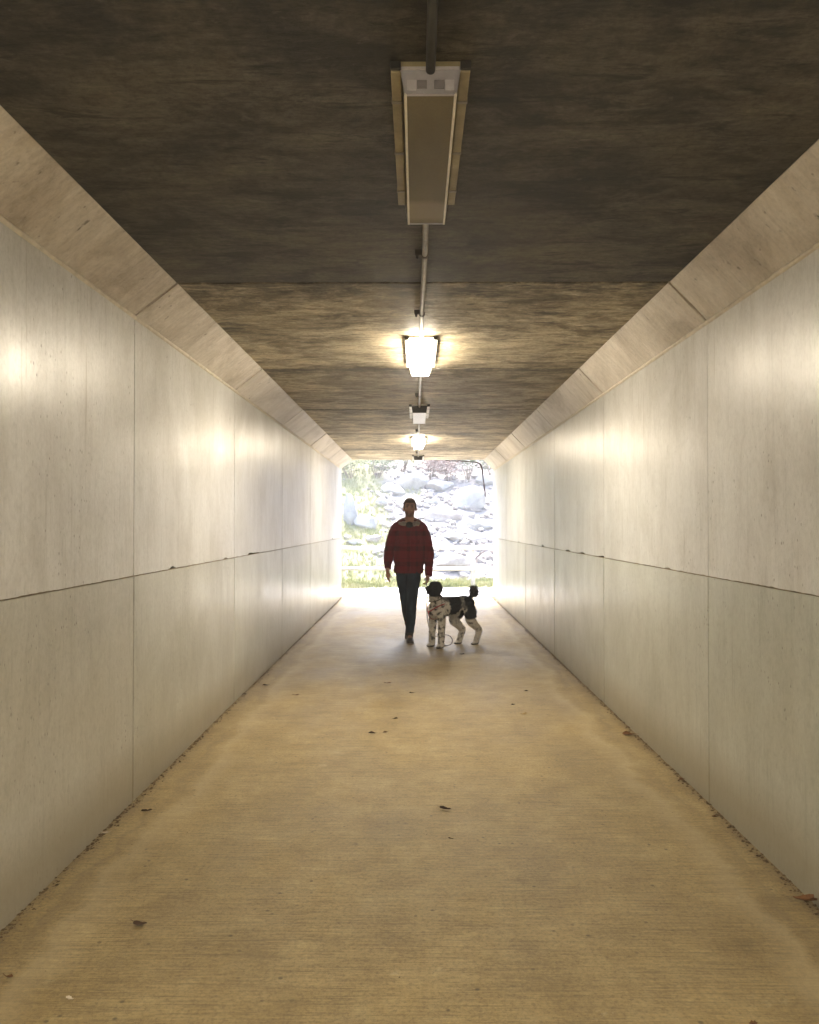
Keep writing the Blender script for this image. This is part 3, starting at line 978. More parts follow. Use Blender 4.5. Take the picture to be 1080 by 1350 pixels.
# dry grass
verts, faces = [], []
GRASS_COL = []
rnd = random.Random(41)
def tuft(x, y, z, hh, nb):
    for _ in range(nb):
        a = rnd.uniform(0, 6.28)
        ox, oy = rnd.uniform(-.05, .05), rnd.uniform(-.05, .05)
        w = rnd.uniform(.004, .009)
        h = hh * rnd.uniform(.6, 1.2)
        lx, ly = rnd.uniform(-.6, .6) * h, rnd.uniform(-.6, .6) * h
        b = len(verts)
        dx, dy = math.cos(a) * w, math.sin(a) * w
        verts.extend(((x + ox - dx, y + oy - dy, z - .01), (x + ox + dx, y + oy + dy, z - .01),
                      (x + ox + lx * .4 + dx * .7, y + oy + ly * .4 + dy * .7, z + h * .6),
                      (x + ox + lx * .4 - dx * .7, y + oy + ly * .4 - dy * .7, z + h * .6),
                      (x + ox + lx, y + oy + ly, z + h)))
        faces.extend(((b, b + 1, b + 2, b + 3), (b + 3, b + 2, b + 4)))
cnt = 0
while cnt < 6800:
    x, y = rnd.uniform(-6, 6), rnd.uniform(17.2, 30.5)
    if y < path_edge(max(x, -4.2)) + 0.12:
        continue
    if rnd.random() > grassy(x, y):
        continue
    cnt += 1
    tuft(x, y, hill_h(x, y), 0.10 if y < 20.6 else 0.13, 8)
def grass_material():
    m = M('dry_grass', 0.8, 0.15)
    p = m.pos()
    m.base(m.ramp(m.noise(p, 1.6, 4), [(0.32, (0.17, 0.195, 0.075)), (0.5, (0.26, 0.265, 0.11)), (0.68, (0.36, 0.33, 0.19))]))
    return m.m
tag(py_obj('grass', verts, faces, grass_material()), 'short yellow green grass beside the path and up the slope', 'grass', kind='stuff')

# ------------------------------------------------------------------ shrubs at the head of the slope
def shrub_parts(root, hgt, wid, mat_leaf, mat_twig, seed, nleaf):
    rnd = random.Random(seed)
    bm = bmesh.new()
    tips = []
    for k in range(9):
        a = rnd.uniform(0, 6.28)
        l = rnd.uniform(.6, 1.0)
        tip = Vector((math.cos(a) * wid * .5 * l, math.sin(a) * wid * .4 * l, hgt * rnd.uniform(.6, 1.0)))
        mid = tip * 0.5 + Vector((rnd.uniform(-.05, .05), rnd.uniform(-.05, .05), hgt * .08))
        limb(bm, [(0.03 * math.cos(a), 0.03 * math.sin(a), -0.1), mid, tip], [0.014, 0.009, 0.004], seg=5, sub=2)
        tips += [tip, mid, (tip + mid) / 2]
    bm_obj('stem', bm, mat_twig, root)
    v, f = [], []
    for k in range(nleaf):
        t = rnd.choice(tips)
        c = t + Vector((rnd.gauss(0, wid * .13), rnd.gauss(0, wid * .12), rnd.gauss(0, hgt * .12)))
        if c.z < 0.02:
            c.z = rnd.uniform(0.02, .2)
        s = rnd.uniform(.018, .042)
        rot = Matrix.Rotation(rnd.uniform(0, 6.28), 3, 'Z') @ Matrix.Rotation(rnd.uniform(-1.2, 1.2), 3, 'X')
        b = len(v)
        for q in ((-s, 0, 0), (0, -s * .5, s * .12), (s * 1.2, 0, 0), (0, s * .5, s * .12)):
            v.append(c + rot @ Vector(q))
        f += [(b, b + 1, b + 2), (b, b + 2, b + 3)]
    py_obj('foliage', v, f, mat_leaf, root)

SH_GREEN = simple('shrub_leaf_green', (0.085, 0.13, 0.045), 0.6, 0.3, 0.5, 3, coords='world')
SH_OLIVE = simple('shrub_leaf_olive', (0.17, 0.19, 0.075), 0.6, 0.3, 0.45, 3, coords='world')
SH_RED = simple('shrub_leaf_red', (0.17, 0.088, 0.065), 0.6, 0.3, 0.45, 3, coords='world')
TWIG = simple('twig', (0.14, 0.10, 0.07), 0.8, 0.2, 0.3, 10)
SHRUBS = [(462, 630, .9, 1.3, SH_OLIVE, 'sparse olive shrub at the top left of the slope'),
          (497, 630, 1.1, 1.3, SH_GREEN, 'dark green shrub at the slope top, above the wedge shaped boulder'),
          (530, 624, 1.1, 1.2, SH_OLIVE, 'olive green shrub directly above the largest white boulder'),
          (568, 632, 1.0, 1.2, SH_RED, 'rusty red shrub at the slope top, right of the largest white boulder'),
          (591, 634, .9, 1.1, SH_RED, 'smaller red shrub between the rusty one and the green one at right'),
          (617, 632, 1.1, 1.4, SH_GREEN, 'green shrub at the top right of the slope, under the hanging strip'),
          (650, 632, 1.0, 1.3, SH_OLIVE, 'olive shrub at the far right of the slope, partly behind the tunnel edge'),
          (430, 630, 1.0, 1.3, SH_GREEN, 'green shrub at the far left of the slope, partly behind the tunnel edge')]
for k, (px, py, h, w, mt, lab) in enumerate(SHRUBS):
    root = empty('shrub', on_hill(px, py))
    shrub_parts(root, h, w, mt, TWIG, 300 + k, 1700)
    tag(root, lab, 'shrub', 'shrubs along the top of the slope')

# ------------------------------------------------------------------ split rail fence
WOOD = simple('weathered_wood', (0.42, 0.38, 0.33), 0.85, 0.2, 0.25, 3, 0.4, stretch=(0.3, 4, 4))
FENCE_Y = 19.45
fence = empty('split_rail_fence', (0, FENCE_Y, 0))
tag(fence, 'weathered two rail split wood fence between the path and the rocky slope', 'fence')
post_x = [-8.16, -5.0, -1.83, 1.34, 4.45, 7.6]
for k, x in enumerate(post_x):
    bm = bmesh.new()
    limb(bm, [(x, 0, -0.15), (x + .004, 0, 0.5), (x - .003, 0, 1.02)], [(0.055, 0.07), (0.052, 0.066), (0.046, 0.06)], seg=9, sub=2, cap=False)
    for v in bm.verts:
        v.co += v.co.normalized() * 0.008 * noise.noise(v.co * 9)
    bm_obj('post', bm, WOOD, fence)
for k in range(len(post_x) - 1):
    for z in (0.92, 0.42):
        x0, x1 = post_x[k] - .04, post_x[k + 1] + .04
        bm = bmesh.new()
        pts = []
        for q in range(9):
            t = q / 8
            pts.append((x0 + (x1 - x0) * t, -0.075 + 0.01 * noise.noise(Vector((x0 + t * 5, z, 0))), z + 0.018 * noise.noise(Vector((k * 3 + t * 3, z * 9, 1)))))
        limb(bm, pts, [(0.045, 0.055)] * 9, seg=8, up=(0, 1, 0), sub=1)
        bm_obj('rail', bm, WOOD, fence)

# dead branch on the rocks behind the fence
bm = bmesh.new()
p0 = on_hill(622, 744); p1 = on_hill(641, 733)
p0.z += .06; p1.z += .16
limb(bm, [p0, (p0 + p1) / 2 + Vector((0, 0, .03)), p1], [0.035, 0.028, 0.018], seg=7, sub=3)
limb(bm, [(p0 + p1) / 2 + Vector((0, 0, .03)), (p0 + p1) / 2 + Vector((.08, -.02, .18))], [0.016, 0.008], seg=6, sub=2)
tag(bm_obj('dead_branch', bm, simple('dark_bark', (0.09, 0.07, 0.06), 0.9, 0.2, 0.4, 12), None, True),
    'dark fallen branch on the rocks behind the fence at the right of the mouth', 'branch')

# ------------------------------------------------------------------ the man
MAN = Vector((-0.088, 10.33, 0.0))
man = empty('person', MAN)
tag(man, 'man in red plaid hooded jacket and dark jeans walking toward us, holding a leash', 'person')

def zoom(u, v, y=0.0):
    return Vector(((u - 368) / 650.0, y, (1280 - v) / 650.0))

def hand(bm, wrist, direction, palm_n, side, curl):
    """palm and five unequal fingers; direction points down the hand, side is toward the thumb"""
    d = Vector(direction).normalized()
    s = Vector(side).normalized()
    nrm = Vector(palm_n).normalized()
    w = Vector(wrist)
    limb(bm, [w - d * .02, w + d * .03, w + d * .085], [(.026, .019), (.036, .017), (.040, .015)], seg=12, up=nrm, sub=2)
    lens = (.070, .078, .073, .056)
    for k, L in enumerate(lens):
        base = w + d * .082 + s * (.030 - .020 * k)
        p1 = base + d * L * .45 + nrm * L * .15 * curl
        p2 = p1 + d * L * .30 * (1 - curl * .5) + nrm * L * .32 * curl
        p3 = p2 + d * L * .26 * (1 - curl * 1.1) + nrm * L * .30 * curl
        limb(bm, [base - d * .012, p1, p2, p3], [.0098, .0092, .0084, .0072], seg=8, sub=2)
    tb = w + d * .03 + s * .030
    limb(bm, [tb, tb + s * .022 + d * .025 + nrm * .010, tb + s * .026 + d * .055 + nrm * (.016 + .012 * curl)], [.013, .0115, .009], seg=8, sub=2)

# joints
SH_L, SH_R = Vector((-.172, .0, 1.405)), Vector((.168, .0, 1.405))
EL_L, EL_R = Vector((-.262, .03, 1.12)), Vector((.250, .02, 1.12))
WR_L, WR_R = Vector((-.272, -.05, .905)), Vector((.243, -.09, .868))
HIP_F, HIP_B = Vector((.060, -.01, .90)), Vector((-.085, .01, .90))
KN_F, KN_B = Vector((.030, -.10, .50)), Vector((-.045, .05, .49))
AN_F, AN_B = Vector((.006, -.06, .085)), Vector((-.012, .36, .16))

bm = bmesh.new()
HC = Vector((.006, -.01, 1.685))
ball(bm, HC + Vector((0, .012, .018)), (.076, .096, .098))              # skull
ball(bm, HC + Vector((0, -.022, -.040)), (.064, .074, .078))            # face
ball(bm, HC + Vector((0, -.048, -.088)), (.038, .036, .028))            # chin
limb(bm, [HC + Vector((0, -.088, .022)), HC + Vector((0, -.106, -.018)), HC + Vector((0, -.112, -.030))], [.009, .012, .0135], seg=10, sub=2)   # nose
ball(bm, HC + Vector((-.013, -.100, -.034)), (.008, .009, .007)); ball(bm, HC + Vector((.013, -.100, -.034)), (.008, .009, .007))
ball(bm, HC + Vector((0, -.086, .034)), (.050, .016, .010))             # brow
ball(bm, HC + Vector((0, -.091, -.058)), (.024, .011, .0055)); ball(bm, HC + Vector((0, -.089, -.067)), (.021, .011, .006))   # lips
for s in (-1, 1):
    ball(bm, HC + Vector((s * .079, .012, -.012)), (.011, .022, .033), Matrix.Rotation(s * .25, 4, 'Z'))      # ear
    ball(bm, HC + Vector((s * .044, -.068, -.028)), (.022, .022, .018))                                      # cheek
limb(bm, [(.004, .015, 1.62), (.002, .02, 1.53), (0, .02, 1.44)], [.056, .058, .075], seg=16, up=(0, 1, 0), sub=2)
limb(bm, [(0, .015, 1.44), (0, .01, 1.25), (-.005, .0, 1.05), (-.008, .0, .92)], [(.165, .095), (.150, .105), (.140, .10), (.155, .105)], seg=18, up=(0, 1, 0))
for a, e, w in ((SH_L, EL_L, WR_L), (SH_R, EL_R, WR_R)):
    limb(bm, [a, (a + e) / 2, e, (e + w) / 2, w], [.050, .046, .038, .036, .026], seg=12)
hand(bm, WR_L, (0.06, -.18, -1), (.55, -.35, 0), (.35, -1, 0), 0.35)
hand(bm, WR_R, (-.10, -.20, -1), (-.65, -.1, 0), (-.35, -1, 0), 0.85)
for h, k, a in ((HIP_F, KN_F, AN_F), (HIP_B, KN_B, AN_B)):
    limb(bm, [h, (h + k) / 2, k, (k * .6 + a * .4) + Vector((0, .02, 0)), a], [.085, .072, .050, .050, .034], seg=14)
limb(bm, [AN_F, AN_F + Vector((0, -.08, -.035)), AN_F + Vector((.0, -.15, -.058))], [.030, .024, .016], seg=10)
limb(bm, [AN_B, AN_B + Vector((0, -.07, -.08)), AN_B + Vector((0, -.10, -.13))], [.030, .024, .016], seg=10)
me = remesh(bm, 0.0045, 2, 'body')
def skin(co, no):
    c = (0.33, 0.178, 0.128)
    q = co - HC
    if co.z > 1.50:
        m = 0.0
        # close-cut beard along jaw, chin and lip
        if q.z < -.025 and q.y < .03:
            m = sstep(-.030, -.062, q.z) * sstep(.03, -.02, q.y)
            if abs(q.x) < .022 and -.063 < q.z < -.052:
                m *= .2
        if abs(q.x) < .024 and -.070 < q.z < -.052 and q.y < -.08:
            return (0.22, 0.09, 0.075)
        m = min(1, m) * sstep(1.56, 1.585, co.z)
        b = (0.085, 0.045, 0.03)
        c = tuple(a * (1 - m * .72) + d * m * .72 for a, d in zip(c, b))
        if .026 < q.z < .040 and q.y < -.075 and .012 < abs(q.x) < .046:
            c = (0.10, 0.06, 0.04)
    return c
paint(me, skin)
m = M('skin', 0.55, 0.4)
m.base(m.n('ShaderNodeVertexColor', layer_name='Col').outputs['Color'])
m.b.inputs['Subsurface Weight'].default_value = 0.08
m.b.inputs['Subsurface Radius'].default_value = (0.01, 0.004, 0.002)
link('body', me, m.m, man, True)
EYE = simple('eye', (0.10, 0.08, 0.07), 0.2, 0.5, 0.1, 10)
for s in (-1, 1):
    bm = bmesh.new()
    ball(bm, HC + Vector((s * .031, -.079, .012)), (.0125, .010, .0065), seg=12)
    bm_obj('eye', bm, EYE, man, True)

# short hair
bm = bmesh.new()
ball(bm, HC + Vector((0, .020, .030)), (.083, .102, .099), seg=24)
ball(bm, HC + Vector((0, -.035, .080)), (.066, .052, .040))
for s in (-1, 1):
    ball(bm, HC + Vector((s * .066, .000, .015)), (.016, .030, .042))
me = remesh(bm, 0.005, 2, 'hair')
bm = bmesh.new(); bm.from_mesh(me)
kill = [v for v in bm.verts if (v.co.z - HC.z) < .050 + (v.co.y - HC.y + .05) * -1.15 and (v.co.z - HC.z) < .060 and v.co.y < HC.y + .01 and abs(v.co.x - HC.x) < .062
        or v.co.z < HC.z - .055]
bmesh.ops.delete(bm, geom=kill, context='VERTS')
for v in bm.verts:
    v.co += v.normal * 0.004 * noise.noise(v.co * 90)
bm_obj('hair', bm, simple('brown_hair', (0.075, 0.042, 0.025), 0.6, 0.3, 0.4, 60, 0.4), man, True)

# jacket
bm = bmesh.new()
limb(bm, [(0, .015, 1.475), (0, .012, 1.40), (0, .005, 1.25), (-.002, 0, 1.08), (-.008, 0, .95), (-.010, 0, .865)],
     [(.105, .085), (.192, .130), (.200, .150), (.198, .155), (.188, .150), (.180, .140)], seg=24, up=(0, 1, 0), cap=False)
ball(bm, (0, .015, 1.440), (.170, .095, .062))
for a, e, w, cuff in ((SH_L, EL_L, WR_L, .02), (SH_R, EL_R, WR_R, -.035)):
    d = (w - e).normalized()
    end = w + d * (-cuff)
    limb(bm, [a + Vector((0, .005, -.005)), a * .55 + e * .45 + Vector((math.copysign(.012, a.x), 0, 0)), e, e * .45 + end * .55, end - d * .02, end],
         [(.074, .080), (.068, .076), (.061, .066), (.056, .060), (.047, .050), (.043, .046)], seg=16, up=(0, 1, 0), cap=False)
    ball(bm, a + Vector((0, .005, .000)), (.074, .084, .066))
    limb(bm, [(math.copysign(.055, a.x), .015, 1.475), (a.x * .75, .012, 1.440), (a.x, .008, 1.405)], [(.075, .052), (.085, .056), (.080, .062)], seg=14, up=(0, 1, 0), sub=2)
me = remesh(bm, 0.006, 3, 'jacket')
displace(me, lambda c: 0.009 * noise.noise(Vector((c.x * 5, c.y * 5, c.z * 14))) + 0.005 * noise.noise(c * 22))   # folds in the cloth
def plaid_material():
    m = M('red_plaid_wool', 0.9, 0.15)
    p = m.pos('object')
    X, Y, Z = m.xyz(p)
    def band(s, period, off, lo, hi):
        q = m.math('FRACT', m.math('ADD', m.math('DIVIDE', s, period), off))
        return m.ramp(q, [(lo, 0.0), (lo + .05, 1.0), (hi, 1.0), (hi + .05, 0.0)])
    bz = band(Z, 0.190, 0.36, 0.36, 0.66)
    bx = band(m.math('ADD', X, m.math('MULTIPLY', Y, 0.4)), 0.115, 0.1, 0.30, 0.62)
    tz = band(Z, 0.190, 0.36, 0.86, 0.90)
    n = m.noise(p, 260, 2)
    c = m.mix((0.135, 0.0055, 0.012), (0.075, 0.004, 0.009), m.math('MULTIPLY', bx, 0.35))
    c = m.mix(c, (0.032, 0.003, 0.007), m.math('MULTIPLY', bz, 0.4))
    c = m.mix(c, (0.02, 0.004, 0.008), m.math('MULTIPLY', m.math('MULTIPLY', bz, bx), 0.4))
    c = m.mix(c, (0.03, 0.006, 0.012), m.math('MULTIPLY', tz, 0.3))
    c = m.mix(c, m.ramp(n, [(0.3, 0.6), (0.7, 1.2)]), 0.6, 'MULTIPLY')
    m.base(c)
    m.bump(m.noise(p, 180, 2), 0.3, 0.003)
    return m.m
PLAID = plaid_material()
jacket = link('jacket', me, PLAID, man, True)
for s in (-1, 1):
    bm = bmesh.new()
    box(bm, s * .085 - .052, s * .085 + .052, -.158, -.140, 1.235, 1.285, .008)
    for v in bm.verts:
        v.co.y += 0.9 * (abs(v.co.x) - .03) ** 2
    bm_obj('pocket_flap', bm, PLAID, jacket)
bm = bmesh.new()
limb(bm, [(0, -.140, 1.42), (.001, -.153, 1.25), (.0, -.160, 1.08), (-.004, -.152, .90)], [(.018, .006)] * 4, seg=8, up=(0, 1, 0))
bm_obj('front_placket', bm, PLAID, jacket, True)
# hood lying round the neck with its fleece lining
bm = bmesh.new()
def hood_ring(rx, ry, z0, z1, rt):
    pts = []
    for k in range(17):
        a = -math.pi * .5 + math.pi * 2 * (k / 16) * .86 + math.pi * .14
        front = (1 - math.sin(a)) / 2
        pts.append((rx * math.cos(a), .025 + ry * math.sin(a), z1 - (z1 - z0) * front ** 1.1))
    return pts
pts = hood_ring(.122, .098, 1.468, 1.540, .03)
limb(bm, pts, [(.036, .024)] * 17, seg=10, up=(0, 0, 1), sub=2)
limb(bm, [(p[0] * .82, (p[1] - .025) * .82 + .025, p[2] + .018) for p in pts], [.017] * 17, seg=10, up=(0, 0, 1), sub=2)
me = remesh(bm, 0.006, 2, 'hood')
displace(me, lambda c: .005 * noise.noise(c * 40))
hood = link('hood', me, simple('grey_fleece', (0.22, 0.185, 0.175), 0.95, 0.1, 0.25, 40, 0.5), jacket, True)
# dark shirt in the neckline
bm = bmesh.new()
ball(bm, (0.002, -.030, 1.462), (.060, .085, .050))
bm_obj('shirt', bm, simple('dark_shirt', (0.02, 0.018, 0.02), 0.9, 0.2, 0.2, 20), man, True)

# jeans
bm = bmesh.new()
limb(bm, [(-.010, 0, .99), (-.010, .0, .93), (-.010, .005, .86)], [(.150, .110), (.165, .120), (.168, .120)], seg=20, up=(0, 1, 0), cap=False)
for h, k, a, low in ((HIP_F, KN_F, AN_F, .03), (HIP_B, KN_B, AN_B, .02)):
    d = (a - k).normalized()
    limb(bm, [h + Vector((0, 0, .03)), h * .75 + k * .25, h * .4 + k * .6, k, k * .55 + a * .45 + Vector((0, .022, 0)), a + Vector((0, .004, .05)), a + Vector((0, 0, low))],
         [(.092, .105), (.093, .102), (.078, .086), (.066, .070), (.064, .068), (.052, .058), (.053, .062)], seg=16, up=(0, 1, 0), cap=False)
me = remesh(bm, 0.006, 3, 'jeans')
displace(me, lambda c: .004 * noise.noise(Vector((c.x * 9, c.y * 6, c.z * 20))) + .006 * noise.noise(Vector((c.x * 12, c.y * 8, c.z * 34))) * sstep(.32, .1, c.z))
def jeans_material():
    m = M('dark_denim', 0.85, 0.2)
    p = m.pos('object')
    n = m.noise(m.scaled(p, (1.4, 1.4, .5)), 7, 4)
    c = m.ramp(n, [(0.35, (0.006, 0.010, 0.021)), (0.52, (0.011, 0.020, 0.038)), (0.68, (0.030, 0.050, 0.072))])
    c = m.mix(c, m.ramp(m.noise(p, 300, 2), [(0.3, .6), (0.7, 1.2)]), 0.6, 'MULTIPLY')
    m.base(c)
    return m.m
link('jeans', me, jeans_material(), man, True)

# shoes
LEATHER = simple('dark_shoe', (0.035, 0.028, 0.024), 0.55, 0.4, 0.4, 30, 0.2)
SOLE = simple('shoe_sole', (0.24, 0.20, 0.17), 0.8, 0.2, 0.2, 30)
LACE = simple('shoe_lace', (0.42, 0.38, 0.34), 0.8, 0.2, 0.2, 30)
def shoe(an, pitch, toe_out):
    rot = Matrix.Rotation(toe_out, 4, 'Z') @ Matrix.Rotation(pitch, 4, 'X')
    piv = Matrix.Translation(an) @ rot
    bm = bmesh.new()
    limb(bm, [(0, .050, -.045), (0, 0, -.042), (0, -.08, -.046), (0, -.150, -.052), (0, -.185, -.056)], [(.036, .034), (.041, .036), (.046, .032), (.047, .025), (.036, .018)], seg=14, up=(0, 0, 1))
    limb(bm, [(0, .015, -.05), (0, .010, .0), (0, .008, .070)], [(.042, .052), (.044, .054), (.046, .056)], seg=14, up=(0, 1, 0), cap=False)
    me = remesh(bm, .005, 2, 'shoe')
    me.transform(piv)
    sh = link('shoe', me, LEATHER, man, True)
    bm = bmesh.new()
    limb(bm, [(0, .060, -.074), (0, 0, -.074), (0, -.09, -.075), (0, -.160, -.075), (0, -.200, -.073)], [(.036, .010), (.040, .010), (.048, .010), (.047, .010), (.026, .010)], seg=14, up=(0, 0, 1))
    bm.transform(piv)
    bm_obj('sole', bm, SOLE, sh, True)
    bm = bmesh.new()
    for q in range(4):
        y = -.060 - q * .026
        zt = -.010 - q * .009
        limb(bm, [(-.024, y, zt - .006), (0, y - .004, zt + .003), (.024, y, zt - .006)], [.0045] * 3, seg=6, sub=2)
    bm.transform(piv)
    bm_obj('lace', bm, LACE, sh, True)
shoe(AN_F + Vector((0, 0, 0)), 0.0, 0.05)
shoe(AN_B + Vector((0, 0, .0)), R(38), -0.05)

# ------------------------------------------------------------------ the dog
DOG = Vector((-0.018, 9.86, 0.0)) + Vector(((574 - 549 + 4.0) * 9.86 / FPX, 0, 0))
dog = empty('dog', DOG)
fw = Vector((-.83, -.56, 0)).normalized()
dog.rotation_euler = (0, 0, math.atan2(fw.y, fw.x))
tag(dog, 'black and white curly dog standing beside the man, head in profile and tail up', 'dog')

bm = bmesh.new()
# trunk: deep chest, tucked belly
limb(bm, [(.045, 0, .475), (0, 0, .475), (-.10, 0, .478), (-.22, 0, .492), (-.34, 0, .512), (-.43, 0, .518), (-.48, 0, .515)],
     [(.058, .078), (.086, .112), (.098, .118), (.098, .100), (.082, .080), (.086, .082), (.072, .066)], seg=22, up=(0, 0, 1))
ball(bm, (.040, 0, .445), (.062, .078, .082))
ball(bm, (-.01, .050, .44), (.060, .048, .105)); ball(bm, (-.01, -.050, .44), (.060, .048, .105))
# neck rising to the head
limb(bm, [(-.03, 0, .525), (.015, 0, .585), (.045, .010, .65)], [(.085, .095), (.072, .078), (.066, .068)], seg=18, up=(0, 1, 0))
# front legs
for s, dx in ((1, .0), (-1, .01)):
    limb(bm, [(-.005 + dx, s * .072, .42), (-.012 + dx, s * .084, .30), (-.002 + dx, s * .088, .17), (.0 + dx, s * .088, .06), (.004 + dx, s * .088, .032)],
         [.058, .045, .040, .037, .035], seg=14, up=(0, 1, 0))
    limb(bm, [(-.008 + dx, s * .088, .028), (.030 + dx, s * .088, .024), (.052 + dx, s * .088, .020)], [(.039, .028), (.039, .026), (.030, .019)], seg=12, up=(0, 0, 1))
    for q in (-1, 0, 1):
        ball(bm, (.058 + dx - .006 * abs(q), s * .088 + q * .017, .015), (.018, .0105, .014))
# hind legs: thigh, stifle, hock behind, upright shank
def hind(s, px):
    hip = Vector((-.425, s * .062, .47))
    knee = Vector((px + .065, s * .082, .305))
    hock = Vector((px - .070, s * .078, .175))
    foot = Vector((px - .020, s * .078, .035))
    limb(bm, [hip, hip * .5 + knee * .5 + Vector((-.010, s * .008, 0)), knee, knee * .5 + hock * .5, hock], [(.086, .060), (.082, .056), (.062, .052), (.047, .043), (.038, .036)], seg=16, up=(0, 1, 0))
    limb(bm, [hock, hock * .5 + foot * .5, foot], [.037, .035, .035], seg=12, up=(0, 1, 0))
    limb(bm, [foot + Vector((-.012, 0, -.008)), foot + Vector((.028, 0, -.012)), foot + Vector((.050, 0, -.016))], [(.032, .024), (.035, .022), (.027, .017)], seg=12, up=(0, 0, 1))
    for q in (-1, 0, 1):
        ball(bm, foot + Vector((.058 - .006 * abs(q), q * .016, -.020)), (.017, .010, .014))
hind(1, -.515); hind(-1, -.375)
# tail and its tuft
limb(bm, [(-.475, 0, .545), (-.520, 0, .595), (-.545, .0, .645)], [.026, .022, .022], seg=12, up=(0, 1, 0))
for k in range(9):
    a = k * 2.4
    ball(bm, (-.565 + .020 * math.cos(a), .022 * math.sin(a), .650 + .009 * (k - 4)), (.035, .034, .034))
# head, turned to look along the tunnel wall beside the man
hd = Vector((math.cos(R(36)), -math.sin(R(36)), 0))      # muzzle direction in the dog's own frame
hs = Vector((0, 0, 1)).cross(hd)
H = Vector((.036, .010, .702))
def hp(f, s, z):
    return H + hd * f + hs * s + Vector((0, 0, z))
rotH = Matrix.Rotation(math.atan2(hd.y, hd.x), 4, 'Z')
ball(bm, hp(-.005, 0, .008), (.084, .076, .076), rotH)
for k in range(7):                                       # curly topknot
    a = k * 2.0
    ball(bm, hp(-.005 + .036 * math.cos(a), .032 * math.sin(a), .060), (.032, .030, .026))
limb(bm, [hp(.03, 0, .000), hp(.058, 0, -.002), hp(.078, 0, .002)], [(.056, .052), (.048, .045), (.038, .035)], seg=14, up=(0, 0, 1))
ball(bm, hp(.052, 0, -.042), (.048, .036, .030), rotH)    # lower jaw and beard
for s in (-1, 1):                                        # hanging ears
    limb(bm, [hp(-.020, s * .058, .030), hp(-.025, s * .082, -.020), hp(-.020, s * .080, -.085)], [(.030, .016), (.042, .021), (.034, .018)], seg=12, up=tuple(hs))
me = remesh(bm, 0.005, 2, 'body')
def fur(c):
    leg = sstep(.34, .22, c.z)
    amp = .0120 * (1 - leg * .55) * sstep(.01, .06, c.z)
    muzzle = (c - H).dot(hd)
    if c.z > .62 and muzzle > .08:
        amp *= .25
    f = noise.noise(c * 48) * .55 + noise.noise(c * 95 + Vector((3, 0, 0))) * .6
    return amp * f
displace(me, fur)
def coat_hard(co, no):
    w = co + Vector((.03 * noise.noise(co * 16), .03 * noise.noise(co * 16 + Vector((5, 0, 0))), .03 * noise.noise(co * 16 + Vector((0, 9, 0)))))
    black = (0.010, 0.010, 0.012)
    white = (0.56, 0.525, 0.475)
    grey = (0.13, 0.125, 0.12)
    tick = noise.noise(co * 27) * .75 + noise.noise(co * 60) * .3
    if co.z > .615 and co.x > -.2 and (co - H).length < .17 and w.z > .635 - .02:
        return black
    if co.x < -.46 and co.z > .555:
        return black if co.z < .66 else (0.045, 0.04, 0.04)
    if w.z > .37 + .35 * sstep(-.33, -.12, w.x) * 0.0 and -.305 < w.x < -.125 and w.z > .385:
        return black
    if w.x <= -.365 and w.z > .335:
        return black
    if -.365 < w.x <= -.305 and w.z > .47:
        return grey if tick > -.1 else (0.30, .28, .25)
    if w.z > .42 and w.y < -.075 and w.x > -.10:
        return black                                     # dark far shoulder
    # ticking on chest, neck and legs
    th = .19 if co.z > .40 else .18
    if co.z < .30:
        th = .17 if co.x > -.2 else .25
    if co.z < .020:
        return (0.035, 0.03, 0.028)
    if tick > th:
        return (0.025, 0.022, 0.022)
    if w.z > .56 and co.x < .0:
        return grey
    return white
def coat(co, no):
    a = [coat_hard(co + Vector((rnd.gauss(0, .006), rnd.gauss(0, .006), rnd.gauss(0, .006))), no) for _ in range(3)]
    return tuple(sum(c[i] for c in a) / 3 for i in range(3))
rnd = random.Random(9)
paint(me, coat)
fv, ff, fc = [], [], []
pick = rnd.sample(range(len(me.vertices)), min(9000, len(me.vertices)))
for i in pick:
    c, n = me.vertices[i].co.copy(), me.vertices[i].normal.copy()
    if c.z < .05:
        continue
    mz = (c - H).dot(hd)
    L = .011 if c.z < .33 else .015
    if c.x < -.5 and c.z > .6:
        L = .036
    if c.z > .62 and c.x > -.2:
        L = .017 if mz < .05 else .006
    L *= rnd.uniform(.6, 1.4)
    d = (n + Vector((rnd.gauss(0, .5), rnd.gauss(0, .5), rnd.gauss(-.35, .4)))).normalized()
    t = d.cross(Vector((rnd.gauss(0, 1), rnd.gauss(0, 1), rnd.gauss(0, 1)))).normalized() * .0028
    col = coat_hard(c, n)
    k = rnd.uniform(.8, 1.15)
    b = len(fv)
    curl = d.cross(t).normalized() * L * .35
    fv += [c - n * .002 - t, c - n * .002 + t, c + d * L * .6 + t * .7 + curl, c + d * L * .6 - t * .7 + curl, c + d * L]
    ff += [(b, b + 1, b + 2, b + 3), (b + 3, b + 2, b + 4)]
    fc += [tuple(q * k for q in col)] * 5
fme = bpy.data.meshes.new('curls')
fme.from_pydata(fv, [], ff); fme.update()
at = fme.color_attributes.new('Col', 'FLOAT_COLOR', 'POINT')
at.data.foreach_set('color', [q for c in fc for q in (c[0], c[1], c[2], 1.0)])
tag(link('curls', fme, attr_material('curl_tufts', 0.95, 0.1), dog), kind='stuff')
link('body', me, attr_material('curly_coat', 0.95, 0.1, 260, 0.6), dog, True)
bm = bmesh.new(); ball(bm, hp(.113, 0, .012), (.013, .015, .012), rotH, 12)
bm_obj('nose', bm, simple('dog_nose', (0.012, 0.011, 0.012), 0.35, 0.5, 0.1, 20), dog, True)
